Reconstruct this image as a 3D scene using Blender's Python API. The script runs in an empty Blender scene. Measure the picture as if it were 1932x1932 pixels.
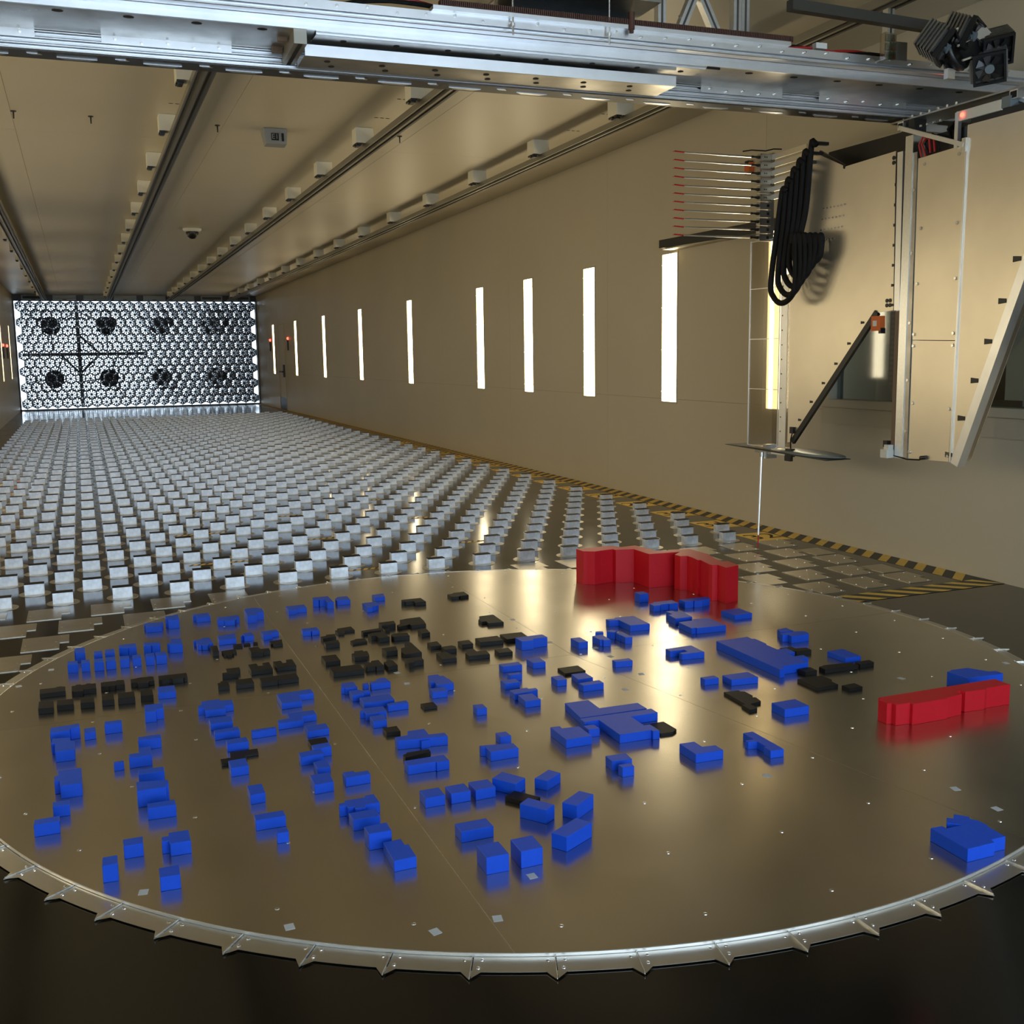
import bpy, bmesh, math, random
from mathutils import Matrix, Vector
random.seed(7)
S = bpy.context.scene
COL = S.collection
PI = math.pi

# ------------------------------------------------------------------ camera
_yaw, _pit, _rol = 0.38580922, 0.13975929, -0.01444465
_f = Vector((math.sin(_yaw) * math.cos(_pit), math.cos(_yaw) * math.cos(_pit), -math.sin(_pit)))
_r0 = Vector((math.cos(_yaw), -math.sin(_yaw), 0))
_u0 = _r0.cross(_f)
_r = math.cos(_rol) * _r0 + math.sin(_rol) * _u0
_u = -math.sin(_rol) * _r0 + math.cos(_rol) * _u0
CAM = Vector((-1.57729121, -0.9387301, 1.29072208))
cd = bpy.data.cameras.new('camera')
cd.sensor_width = 36.0
cd.lens = 1983.3088662 * 36.0 / 1932.0
cd.shift_y = -(966.0 - 945.9824) / 1932.0
cd.clip_start = 0.05
cd.clip_end = 200
co = bpy.data.objects.new('camera', cd)
COL.objects.link(co)
m = Matrix.Identity(4)
for i in range(3):
    m[i][0], m[i][1], m[i][2], m[i][3] = _r[i], _u[i], -_f[i], CAM[i]
co.matrix_world = m
S.camera = co

def project(x, y, z):
    d = Vector((x, y, z)) - CAM
    w = d.dot(_f)
    return 966 + 1983.3088662 * d.dot(_r) / w, 945.9824 - 1983.3088662 * d.dot(_u) / w

# ------------------------------------------------------------------ world, exposure
W = bpy.data.worlds.new('overcast_sky')
S.world = W
W.use_nodes = True
W.node_tree.nodes['Background'].inputs[0].default_value = (0.68, 0.84, 1.0, 1)
W.node_tree.nodes['Background'].inputs[1].default_value = 4.2
S.view_settings.view_transform = 'Standard'
S.view_settings.look = 'None'
S.view_settings.exposure = 0.12
S.view_settings.gamma = 1.0
S.view_settings.use_curve_mapping = False
LAMP_STRENGTH = 11.5
LAMP_COLOR = (1.0, 0.85, 0.56)

S.cycles.max_bounces = 7
S.cycles.diffuse_bounces = 4
S.cycles.glossy_bounces = 4
S.cycles.transmission_bounces = 4
S.cycles.transparent_max_bounces = 10
S.cycles.caustics_reflective = False
S.cycles.caustics_refractive = False
S.cycles.use_adaptive_sampling = True
S.cycles.adaptive_threshold = 0.03

# ------------------------------------------------------------------ materials
MATS = {}
def new_mat(name):
    mt = bpy.data.materials.new(name)
    mt.use_nodes = True
    nt = mt.node_tree
    return mt, nt, nt.nodes['Principled BSDF']

def mat(name, color, rough=0.5, metal=0.0, spec=0.5, noise=None, rnoise=None, bump=None, coord='Object', transmission=0.0):
    """noise=(scale, amount, detail, stretch) varies colour; rnoise=(scale, amount); bump=(scale, strength)"""
    mt, nt, b = new_mat(name)
    L = nt.links.new
    c = (*color, 1)
    b.inputs['Base Color'].default_value = c
    b.inputs['Roughness'].default_value = rough
    b.inputs['Metallic'].default_value = metal
    b.inputs['Specular IOR Level'].default_value = spec
    b.inputs['Transmission Weight'].default_value = transmission
    tc = nt.nodes.new('ShaderNodeTexCoord')
    def noise_node(scale, detail=4, stretch=(1, 1, 1)):
        mp = nt.nodes.new('ShaderNodeMapping')
        mp.inputs['Scale'].default_value = stretch
        L(tc.outputs[coord], mp.inputs[0])
        n = nt.nodes.new('ShaderNodeTexNoise')
        n.inputs['Scale'].default_value = scale
        n.inputs['Detail'].default_value = detail
        L(mp.outputs[0], n.inputs[0])
        return n
    if noise:
        n = noise_node(noise[0], noise[2] if len(noise) > 2 else 4, noise[3] if len(noise) > 3 else (1, 1, 1))
        mr = nt.nodes.new('ShaderNodeMapRange')
        mr.inputs[1].default_value = 0.2
        mr.inputs[2].default_value = 0.8
        mr.inputs[3].default_value = 1 - noise[1]
        mr.inputs[4].default_value = 1 + noise[1]
        L(n.outputs[0], mr.inputs[0])
        vm = nt.nodes.new('ShaderNodeVectorMath')
        vm.operation = 'SCALE'
        vm.inputs[0].default_value = color
        L(mr.outputs[0], vm.inputs['Scale'])
        L(vm.outputs[0], b.inputs['Base Color'])
    if rnoise:
        n = noise_node(rnoise[0], 6)
        mr = nt.nodes.new('ShaderNodeMapRange')
        mr.inputs[1].default_value = 0.2
        mr.inputs[2].default_value = 0.8
        mr.inputs[3].default_value = max(0.02, rough - rnoise[1])
        mr.inputs[4].default_value = rough + rnoise[1]
        L(n.outputs[0], mr.inputs[0])
        L(mr.outputs[0], b.inputs['Roughness'])
    if bump:
        n = noise_node(bump[0], 5)
        bp = nt.nodes.new('ShaderNodeBump')
        bp.inputs['Strength'].default_value = bump[1]
        bp.inputs['Distance'].default_value = 0.01
        L(n.outputs[0], bp.inputs['Height'])
        L(bp.outputs[0], b.inputs['Normal'])
    MATS[name] = mt
    return mt

def emit(name, color, strength):
    mt, nt, b = new_mat(name)
    b.inputs['Base Color'].default_value = (*color, 1)
    b.inputs['Emission Color'].default_value = (*color, 1)
    b.inputs['Emission Strength'].default_value = strength
    MATS[name] = mt
    return mt

mat('wall_paint', (0.60, 0.535, 0.40), 0.45, noise=(0.7, 0.06, 5), bump=(60, 0.05))
mat('ceiling_paint', (0.60, 0.535, 0.395), 0.38, noise=(0.6, 0.05, 4))
mat('joint', (0.30, 0.26, 0.18), 0.8)
mat('floor_black', (0.006, 0.0055, 0.005), 0.14, spec=0.5, noise=(3, 0.4, 6), rnoise=(2.5, 0.05))
mat('table_alu', (0.60, 0.565, 0.495), 0.25, metal=1.0, noise=(3.0, 0.06, 3), rnoise=(5.0, 0.03))
mat('ring_alu', (0.62, 0.60, 0.55), 0.38, metal=1.0, noise=(6, 0.10, 5), rnoise=(9, 0.05))
mat('rim_alu', (0.85, 0.85, 0.84), 0.25, metal=0.7)
mat('block_alu', (0.78, 0.82, 0.88), 0.45, metal=0.8, noise=(22, 0.30, 5), rnoise=(30, 0.08))
mat('block_cap', (0.012, 0.010, 0.009), 0.6, spec=0.15)
mat('disc_alu', (0.50, 0.46, 0.38), 0.38, metal=0.9)
mat('cover_alu', (0.50, 0.46, 0.38), 0.33, metal=1.0, noise=(14, 0.10, 4))
mat('blue', (0.008, 0.085, 0.72), 0.45, spec=0.35, noise=(90, 0.05, 3))
mat('black', (0.010, 0.010, 0.011), 0.5, spec=0.25)
mat('red', (0.62, 0.008, 0.020), 0.45, spec=0.35, noise=(50, 0.04, 3))
mat('yellow', (0.80, 0.52, 0.09), 0.5, noise=(25, 0.12, 5))
mat('tape_dark', (0.035, 0.034, 0.030), 0.5)
mat('alu', (0.80, 0.82, 0.84), 0.30, metal=1.0, noise=(12, 0.06, 4, (1, 6, 6)))
mat('alu_bright', (0.82, 0.84, 0.87), 0.33, metal=0.95, noise=(8, 0.08, 4))
mat('alu_dark', (0.42, 0.405, 0.375), 0.33, metal=1.0, noise=(9, 0.25, 6), rnoise=(8, 0.08))  # darker aluminium; on gantry undersides it paints their shade
mat('sheet_metal', (0.80, 0.735, 0.61), 0.34, metal=0.85, noise=(2.5, 0.10, 3))
mat('bolt', (0.75, 0.75, 0.74), 0.25, metal=1.0)
mat('dark_metal', (0.05, 0.05, 0.05), 0.4, metal=0.6)
mat('black_plastic', (0.010, 0.010, 0.011), 0.38)
mat('hole_black', (0.004, 0.004, 0.004), 0.8)
mat('rubber_cable', (0.006, 0.006, 0.007), 0.6, spec=0.25, bump=(400, 0.4))
mat('brown', (0.09, 0.035, 0.022), 0.6)
mat('wood_brown', (0.20, 0.13, 0.08), 0.55)
mat('orange', (0.75, 0.16, 0.03), 0.5)
mat('white_plastic', (0.78, 0.77, 0.70), 0.45)
mat('white_block', (0.80, 0.78, 0.66), 0.5, noise=(8, 0.03, 4))
mat('grey_box', (0.27, 0.28, 0.29), 0.5)
mat('grey_blue', (0.20, 0.24, 0.26), 0.4, metal=0.3)
mat('sticker', (0.50, 0.55, 0.62), 0.5)
mat('pcb', (0.03, 0.16, 0.08), 0.5)
mat('red_wire', (0.45, 0.015, 0.015), 0.45)
mat('rail_metal', (0.10, 0.095, 0.085), 0.4, metal=0.6)
mat('rail_light', (0.34, 0.32, 0.27), 0.4, metal=0.8)
mat('hex_tube', (0.020, 0.021, 0.025), 0.40, spec=0.3)
mat('fan_blade', (0.012, 0.012, 0.014), 0.35)
mat('door_paint', (0.62, 0.56, 0.42), 0.45)
mat('interior_dark', (0.05, 0.055, 0.06), 0.7)
mat('interior_grey', (0.30, 0.34, 0.37), 0.7)
mat('trim_paint', (0.55, 0.49, 0.36), 0.5)
emit('lamp_diffuser', LAMP_COLOR, LAMP_STRENGTH)
emit('red_led', (1.0, 0.05, 0.03), 9.0)

def glass(name, tint, gloss=0.12, rough=0.03):
    mt = bpy.data.materials.new(name)
    mt.use_nodes = True
    nt = mt.node_tree
    for n in list(nt.nodes):
        nt.nodes.remove(n)
    o = nt.nodes.new('ShaderNodeOutputMaterial')
    t = nt.nodes.new('ShaderNodeBsdfTransparent')
    t.inputs[0].default_value = (*tint, 1)
    g = nt.nodes.new('ShaderNodeBsdfGlossy')
    g.inputs['Roughness'].default_value = rough
    mx = nt.nodes.new('ShaderNodeMixShader')
    mx.inputs[0].default_value = gloss
    nt.links.new(t.outputs[0], mx.inputs[1])
    nt.links.new(g.outputs[0], mx.inputs[2])
    nt.links.new(mx.outputs[0], o.inputs[0])
    MATS[name] = mt
glass('window_glass', (0.75, 0.80, 0.82), 0.06, 0.04)
glass('clear_acrylic', (0.80, 0.76, 0.68), 0.30, 0.12)

# ------------------------------------------------------------------ mesh helpers
class MB:
    def __init__(s):
        s.v, s.f, s.m = [], [], []
    def add(s, vs, fs, mi=0):
        o = len(s.v)
        s.v += [tuple(p) for p in vs]
        s.f += [tuple(i + o for i in f) for f in fs]
        s.m += [mi] * len(fs)
    def box(s, x0, x1, y0, y1, z0, z1, mi=0):
        s.add([(x0, y0, z0), (x1, y0, z0), (x1, y1, z0), (x0, y1, z0), (x0, y0, z1), (x1, y0, z1), (x1, y1, z1), (x0, y1, z1)],
              [(0, 3, 2, 1), (4, 5, 6, 7), (0, 1, 5, 4), (1, 2, 6, 5), (2, 3, 7, 6), (3, 0, 4, 7)], mi)
    def prism(s, poly, z0, z1, mi=0, axis='z'):
        n = len(poly)
        def P(a, b, c):
            return (a, b, c) if axis == 'z' else ((c, a, b) if axis == 'x' else (a, c, b))
        vs = [P(p[0], p[1], z0) for p in poly] + [P(p[0], p[1], z1) for p in poly]
        fs = [tuple(range(n - 1, -1, -1)), tuple(range(n, 2 * n))] + [(i, (i + 1) % n, n + (i + 1) % n, n + i) for i in range(n)]
        if axis == 'y':
            fs = [f[::-1] for f in fs]
        s.add(vs, fs, mi)
    def bar(s, a, b, w, h, mi=0, up=(0, 0, 1)):
        """rectangular bar from a to b, width w (sideways) and height h (along up)"""
        a, b = Vector(a), Vector(b)
        d = (b - a).normalized()
        sd = d.cross(Vector(up))
        if sd.length < 1e-6:
            sd = d.cross(Vector((1, 0, 0)))
        sd.normalize()
        u = sd.cross(d).normalized()
        vs = []
        for p in (a, b):
            for i, j in ((-1, -1), (1, -1), (1, 1), (-1, 1)):
                vs.append(p + sd * (w / 2 * i) + u * (h / 2 * j))
        s.add(vs, [(0, 1, 2, 3), (7, 6, 5, 4), (0, 4, 5, 1), (1, 5, 6, 2), (2, 6, 7, 3), (3, 7, 4, 0)], mi)
    def cyl(s, a, b, r, n=12, r2=None, mi=0):
        a, b = Vector(a), Vector(b)
        r2 = r if r2 is None else r2
        d = (b - a).normalized()
        e = d.orthogonal().normalized()
        g = d.cross(e)
        vs = []
        for p, rr in ((a, r), (b, r2)):
            for i in range(n):
                t = 2 * PI * i / n
                vs.append(p + (e * math.cos(t) + g * math.sin(t)) * rr)
        s.add(vs, [tuple(range(n - 1, -1, -1)), tuple(range(n, 2 * n))] + [(i, (i + 1) % n, n + (i + 1) % n, n + i) for i in range(n)], mi)
    def tube(s, pts, r, n=8, mi=0):
        pts = [Vector(p) for p in pts]
        rings = []
        e = None
        for i, p in enumerate(pts):
            d = (pts[min(i + 1, len(pts) - 1)] - pts[max(i - 1, 0)]).normalized()
            if e is None:
                e = d.orthogonal().normalized()
            e = (e - d * e.dot(d)).normalized()
            g = d.cross(e)
            rings.append([p + (e * math.cos(2 * PI * k / n) + g * math.sin(2 * PI * k / n)) * r for k in range(n)])
        vs = [v for rg in rings for v in rg]
        fs = []
        for i in range(len(rings) - 1):
            for k in range(n):
                fs.append((i * n + k, i * n + (k + 1) % n, (i + 1) * n + (k + 1) % n, (i + 1) * n + k))
        fs.append(tuple(range(n - 1, -1, -1)))
        fs.append(tuple(range((len(rings) - 1) * n, len(rings) * n)))
        s.add(vs, fs, mi)
    def lathe(s, prof, n=24, c=(0, 0, 0), mi=0):
        vs, fs = [], []
        k = len(prof)
        for i in range(n):
            t = 2 * PI * i / n
            for r, z in prof:
                vs.append((c[0] + r * math.cos(t), c[1] + r * math.sin(t), c[2] + z))
        for i in range(n):
            j = (i + 1) % n
            for q in range(k - 1):
                fs.append((i * k + q, j * k + q, j * k + q + 1, i * k + q + 1))
        s.add(vs, fs, mi)
    def mesh(s, name, mats, smooth=False):
        me = bpy.data.meshes.new(name)
        me.from_pydata(s.v, [], s.f)
        for mn in (mats if isinstance(mats, (list, tuple)) else [mats]):
            me.materials.append(MATS[mn])
        if len(set(s.m)) > 1:
            me.polygons.foreach_set('material_index', s.m)
        if smooth:
            me.polygons.foreach_set('use_smooth', [True] * len(me.polygons))
        me.update()
        return me
    def build(s, name, mats, parent=None, smooth=False):
        return link(name, s.mesh(name, mats, smooth), parent)

def link(name, me, parent=None):
    o = bpy.data.objects.new(name, me)
    COL.objects.link(o)
    if parent is not None:
        o.parent = parent
    return o

def tag(o, label=None, cat=None, group=None, kind=None):
    if label: o['label'] = label
    if cat: o['category'] = cat
    if group: o['group'] = group
    if kind: o['kind'] = kind
    return o

def empty(name, loc=(0, 0, 0), rot=(0, 0, 0)):
    o = bpy.data.objects.new(name, None)
    o.location = loc
    o.rotation_euler = rot
    o.empty_display_size = 0.05
    COL.objects.link(o)
    return o

def thing(name, label, cat, group=None, loc=(0, 0, 0), rot=(0, 0, 0)):
    return tag(empty(name, loc, rot), label, cat, group)

def bevel(o, w, seg=1):
    md = o.modifiers.new('edge', 'BEVEL')
    md.width = w
    md.segments = seg
    md.limit_method = 'ANGLE'
    return o

def text_mesh(body, size, depth=0.0):
    cu = bpy.data.curves.new('lettering', 'FONT')
    cu.body = body
    cu.size = size
    cu.align_x = 'CENTER'
    cu.align_y = 'CENTER'
    cu.extrude = depth
    o = bpy.data.objects.new('lettering', cu)
    COL.objects.link(o)
    dg = bpy.context.evaluated_depsgraph_get()
    me = bpy.data.meshes.new_from_object(o.evaluated_get(dg))
    bpy.data.objects.remove(o)
    bpy.data.curves.remove(cu)
    return me

def ordinal(n):
    return '%d%s' % (n, 'th' if 10 <= n % 100 <= 20 else {1: 'st', 2: 'nd', 3: 'rd'}.get(n % 10, 'th'))
WORDS = ['first', 'second', 'third', 'fourth', 'fifth', 'sixth', 'seventh', 'eighth', 'ninth', 'tenth', 'eleventh', 'twelfth']

# ================================================================== the tunnel shell
XW, Y0, Y1 = 3.05, -4.0, 29.15
def ceil_z(y):
    return 3.11 - (y - 7.09) * 0.0073

b = MB(); b.box(-XW - 0.3, XW + 0.3, Y0, Y1 + 0.25, -0.2, 0.0)
floor = tag(b.build('floor', 'floor_black'), kind='structure')

def cut_panels(y_edges, z_edges, gap, x0, x1, holes, parent, matn):
    """wall panels as separate sheets, clipped round rectangular holes (ya, yb, za, zb)"""
    for i in range(len(y_edges) - 1):
        for j in range(len(z_edges) - 1):
            ya, yb = y_edges[i] + gap, y_edges[i + 1] - gap
            za, zb = z_edges[j] + (gap if j else 0), z_edges[j + 1] - (gap if j < len(z_edges) - 2 else 0)
            rects = [(ya, yb, za, zb)]
            for (ha, hb, hc, hd) in holes:
                out = []
                for (a, b_, c, d) in rects:
                    if hb <= a or ha >= b_ or hd <= c or hc >= d:
                        out.append((a, b_, c, d)); continue
                    if ha > a: out.append((a, ha, c, d))
                    if hb < b_: out.append((hb, b_, c, d))
                    m0, m1 = max(a, ha), min(b_, hb)
                    if hc > c: out.append((m0, m1, c, hc))
                    if hd < d: out.append((m0, m1, hd, d))
                rects = out
            if not rects: continue
            mb = MB()
            for (a, b_, c, d) in rects:
                mb.box(x0, x1, a, b_, c, d)
            mb.build('wall_panel', matn, parent)

LIGHT_Y = [2.37, 3.87, 5.37, 6.866, 8.382, 9.889, 11.407, 14.414, 17.428, 20.429, 23.448, 26.431]
LZ0, LZ1, LW = 0.852, 2.110, 0.262
WIN = (2.30, 4.80, 0.955, 1.62)
lights_h = [(y - LW / 2, y + LW / 2, LZ0, LZ1) for y in LIGHT_Y]
ye = [Y0, -1.9, 0.55, 3.05, 5.55, 8.0, 10.45, 12.9, 15.35, 17.8, 20.25, 22.7, 24.86, 25.74, 27.5, Y1]
H = 3.25
DOOR = (24.87, 25.73, 0.0, 2.075)
# right wall backing split around window and light boxes, then panels
wr = tag(empty('wall_right', (XW, 12, 0)), kind='structure')
wr_b = MB()
cut = MB()
def backing(side, holes, parent):
    edges = sorted(set([Y0, Y1 + 0.25] + [h[0] for h in holes] + [h[1] for h in holes]))
    mb = MB()
    for a, c in zip(edges[:-1], edges[1:]):
        hs = [h for h in holes if h[0] <= a + 1e-6 and h[1] >= c - 1e-6]
        x0, x1 = (XW + 0.006, XW + 0.12) if side > 0 else (-XW - 0.12, -XW - 0.006)
        segs = [(0, H)]
        for h in hs:
            ns = []
            for (p, q) in segs:
                if h[3] <= p or h[2] >= q: ns.append((p, q)); continue
                if h[2] > p: ns.append((p, h[2]))
                if h[3] < q: ns.append((h[3], q))
            segs = ns
        for (p, q) in segs:
            mb.box(x0, x1, a, c, p, q)
    o = mb.build('wall_frame', 'joint', parent)
    return o
wr.location = (0, 0, 0)
backing(1, lights_h[2:] + [WIN], wr)
cut_panels(ye, [0.0, 0.89, H], 0.0012, XW, XW + 0.006, lights_h[2:] + [WIN, DOOR], wr, 'wall_paint')
wl = tag(empty('wall_left'), kind='structure')
backing(-1, lights_h, wl)
cut_panels(ye, [0.0, 0.89, H], 0.0012, -XW - 0.006, -XW, lights_h, wl, 'wall_paint')

# ceiling: sheets 3.05 m long, joints seen in the photograph
ce = tag(empty('ceiling'), kind='structure')
mb = MB()
za, zb = ceil_z(Y0), ceil_z(Y1 + 0.2)
mb.add([(-XW - .12, Y0, za + .008), (XW + .12, Y0, za + .008), (XW + .12, Y1 + .2, zb + .008), (-XW - .12, Y1 + .2, zb + .008),
        (-XW - .12, Y0, za + .15), (XW + .12, Y0, za + .15), (XW + .12, Y1 + .2, zb + .15), (-XW - .12, Y1 + .2, zb + .15)],
       [(0, 3, 2, 1), (4, 5, 6, 7), (0, 1, 5, 4), (1, 2, 6, 5), (2, 3, 7, 6), (3, 0, 4, 7)])
mb.build('ceiling_deck', 'joint', ce)
ce_y = [Y0, -3.66, -0.61, 2.44, 5.49, 8.53, 11.63, 14.68, 17.73, 20.78, 23.83, 26.88, Y1 + .2]
ce_x = [-XW - .1, -1.92, -0.40, 1.12, 2.64, XW + .1]
for i in range(len(ce_y) - 1):
    for j in range(len(ce_x) - 1):
        a, c = ce_y[i] + .0015, ce_y[i + 1] - .0015
        p, q = ce_x[j] + .0012, ce_x[j + 1] - .0012
        t = random.uniform(-0.0004, 0.0004)
        mb = MB()
        mb.add([(p, a, ceil_z(a) + t), (q, a, ceil_z(a) + t), (q, c, ceil_z(c) + t), (p, c, ceil_z(c) + t),
                (p, a, ceil_z(a) + .008), (q, a, ceil_z(a) + .008), (q, c, ceil_z(c) + .008), (p, c, ceil_z(c) + .008)],
               [(0, 3, 2, 1), (4, 5, 6, 7), (0, 1, 5, 4), (1, 2, 6, 5), (2, 3, 7, 6), (3, 0, 4, 7)])
        mb.build('ceiling_panel', 'ceiling_paint', ce)

# door far down the right wall
d1 = tag(empty('door_1', (XW, 25.3, 0)), kind='structure')
mb = MB(); mb.box(-0.004, 0.005, -0.425, 0.425, 0.30, 2.07); mb.build('door_leaf', 'door_paint', d1)
mb = MB(); mb.box(-0.006, 0.005, -0.425, 0.425, 0.005, 0.30); mb.build('kick_plate', 'black_plastic', d1)
mb = MB()
for s in (-1, 1):
    mb.box(-0.012, 0.005, s * 0.435 - .01, s * 0.435 + .01, 0, 2.08)
mb.box(-0.012, 0.005, -0.445, 0.445, 2.07, 2.09)
mb.build('door_frame', 'trim_paint', d1)
mb = MB(); mb.box(-0.05, -0.012, -0.36, -0.30, 0.80, 1.10); mb.bar((-0.06, -0.33, 0.93), (-0.06, 0.12, 0.93), 0.03, 0.035)
mb.build('panic_bar', 'dark_metal', d1)

# observation window in the right wall with the control room behind
w1 = tag(empty('window_1', (XW, 0, 0)), kind='structure')
ya, yb, zc, zd = WIN
mb = MB(); mb.box(0.05, 0.056, ya, yb, zc, zd); mb.build('pane', 'window_glass', w1)
mb = MB()
mb.box(-0.012, 0.08, ya - .03, ya + .02, zc - .03, zd + .03); mb.box(-0.012, 0.08, yb - .02, yb + .03, zc - .03, zd + .03)
mb.box(-0.012, 0.08, ya, yb, zd - .015, zd + .03); mb.box(-0.012, 0.08, 3.62, 3.68, zc, zd)
mb.build('window_frame', 'trim_paint', w1)
mb = MB(); mb.box(-0.03, 0.09, ya - .05, yb + .05, zc - .045, zc + .005); mb.build('window_sill', 'trim_paint', w1)
mb = MB(); mb.box(-0.012, 0.0, ya - .05, yb + .05, zc - .16, zc - .05); mb.build('apron_board', 'trim_paint', w1)
cr = tag(empty('wall_control_room', (XW, 0, 0)), kind='structure')
mb = MB(); mb.box(0.125, 2.4, 1.6, 5.6, 0.0, 0.02); mb.build('room_floor', 'interior_dark', cr)
mb = MB(); mb.box(2.4, 2.45, 1.6, 5.6, 0, 2.5); mb.build('room_back', 'interior_grey', cr)
mb = MB(); mb.box(0.125, 2.4, 5.6, 5.65, 0, 2.5); mb.build('room_side', 'interior_grey', cr)
mb = MB(); mb.box(0.125, 2.4, 1.55, 1.6, 0, 2.5); mb.build('room_side', 'interior_dark', cr)
mb = MB(); mb.box(0.125, 2.4, 1.6, 5.6, 2.5, 2.55); mb.build('room_ceiling', 'interior_dark', cr)
t = thing('equipment_cabinet', 'tall dark equipment cabinet behind the observation window glass', 'cabinet', loc=(XW + .75, 4.62, 0.02))
mb = MB(); mb.box(-.25, .25, -.35, .3, 0, 1.75); mb.build('case', 'interior_dark', t)
mb = MB(); mb.box(-.252, -.245, -.33, .28, 1.3, 1.7); mb.build('front_panel', 'black_plastic', t)
t = thing('computer_tower', 'cream computer tower seen through the window right of the fin', 'computer', loc=(XW + .35, 3.42, 0.02))
mb = MB(); mb.box(-.05, .25, -.075, .075, 0.93, 1.28); mb.build('case', 'white_plastic', t)
mb = MB(); mb.cyl((-.053, -.02, 1.03), (-.046, -.02, 1.03), .032, 16); mb.build('vent_disc', 'black_plastic', t)
mb = MB(); mb.box(-.15, .5, -.8, .9, 0.88, 0.93); mb.box(-.1, -.06, -.75, -.7, 0, .88); mb.box(-.1, -.06, .8, .85, 0, .88); mb.build('desk', 'interior_dark', t)

# baseboard line along right wall is the tape; left trim
# ------------------------------------------------------------------ wall lights
frame_m = MB()
hw = LW / 2
frame_m.box(-0.006, 0.05, -hw, -hw + .012, LZ0, LZ1); frame_m.box(-0.006, 0.05, hw - .012, hw, LZ0, LZ1)
frame_m.box(-0.006, 0.05, -hw + .012, hw - .012, LZ0, LZ0 + .014); frame_m.box(-0.006, 0.05, -hw + .012, hw - .012, LZ1 - .014, LZ1)
frame_me = frame_m.mesh('frame', 'trim_paint')
mb = MB(); mb.add([(.012, -hw + .012, LZ0 + .014), (.012, hw - .012, LZ0 + .014), (.012, hw - .012, LZ1 - .014), (.012, -hw + .012, LZ1 - .014)], [(0, 3, 2, 1)]); diff_me = mb.mesh('diffuser', 'lamp_diffuser')
mb = MB()
for k in range(4):
    for s in (-1, 1):
        zz = LZ0 + .1 + k * (LZ1 - LZ0 - .2) / 3
        mb.cyl((-0.009, s * (hw - .006), zz), (-0.004, s * (hw - .006), zz), .004, 6)
scr_me = mb.mesh('screws', 'bolt')
vis = LIGHT_Y[2:]
for side in (1, -1):
    ys = vis if side > 0 else LIGHT_Y
    for k, y in enumerate(ys):
        if side > 0:
            lab = 'tall glowing light strip in the right wall, %s from the camera' % WORDS[k]
        else:
            lab = 'tall glowing light strip in the left wall, %s from the fan array' % WORDS[len(ys) - 1 - k]
        t = thing('wall_light', lab, 'light', 'tall recessed wall lights', (side * XW, y, 0), (0, 0, 0 if side > 0 else PI))
        link('frame', frame_me, t); link('diffuser', diff_me, t); tag(link('screws', scr_me, t), kind='stuff')

# small red indicator lamps near the far lights
for k, (x, y, z, lab) in enumerate([(XW - .01, 26.9, 1.72, 'tiny red warning lamp left of the farthest right wall light'),
                                    (XW - .01, 24.4, 1.72, 'tiny red warning lamp right of the far door'),
                                    (-XW + .01, 25.2, 1.62, 'tiny red warning lamp on the left wall by the far light'),
                                    (-XW + .01, 23.9, 1.62, 'tiny red warning lamp on the left wall nearer the camera')]):
    t = thing('indicator_lamp', lab, 'lamp', 'red indicator lamps', (x, y, z))
    mb = MB(); mb.box(-.02, .02, -.03, .03, -.28, -.04); mb.build('box', 'black_plastic', t)
    mb = MB(); mb.lathe([(0, .03), (.02, .025), (.028, 0), (.02, -.025), (0, -.03)], 10); mb.build('lens', 'red_led', t)

# ================================================================== floor fetch: roughness blocks
GX, GY, GP = -2.0395, 5.0858, 0.30
def blk_pos(j, i):
    return GX + GP * i, GY + GP * j
bw, bd, bh = 0.0505, 0.025, 0.0595
m_body = MB(); m_body.box(-bw, bw, -bd, bd, 0.002, bh); body_me = m_body.mesh('block_body', 'block_alu')
m_cap = MB(); m_cap.box(-bw - .0006, bw + .0006, -bd - .0006, bd + .0006, bh, bh + .0035); cap_me = m_cap.mesh('block_cap', 'block_cap')
m_disc = MB(); m_disc.cyl((0, 0, 0), (0, 0, .002), .083, 28); disc_me = m_disc.mesh('base_disc', 'disc_alu')
allb = []
for j in range(62):
    off = 0.5 if j % 2 else 0.0
    for k in range(18):
        i = -2 + k + off
        x, y = blk_pos(j, i)
        px, py = project(x, y, .03)
        allb.append((px > -12 and px < 1944, -((x - CAM.x) ** 2 + (y - CAM.y) ** 2), j, k, x, y))
allb.sort(reverse=True)
stuff = MB()
for n, (vis_, dd, j, k, x, y) in enumerate(allb):
    if n < 300:
        t = thing('roughness_block', 'silver roughness block, %s from right wall in %s row behind the turntable' % (ordinal(18 - k), ordinal(j + 1)),
                  'metal block', 'roughness blocks on the floor', (x, y, 0))
        link('body', body_me, t); link('cap', cap_me, t); link('base_disc', disc_me, t)
    else:
        stuff.box(x - bw, x + bw, y - bd, y + bd, 0.002, bh, 0)
        stuff.box(x - bw - .0006, x + bw + .0006, y - bd - .0006, y + bd + .0006, bh, bh + .0035, 1)
        stuff.cyl((x, y, 0), (x, y, .002), .083, 10, None, 2)
o = stuff.build('roughness_block_field', ['block_alu', 'block_cap', 'disc_alu'])
tag(o, 'far field of small silver roughness blocks reaching the fan wall', 'metal blocks', kind='stuff')

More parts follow.
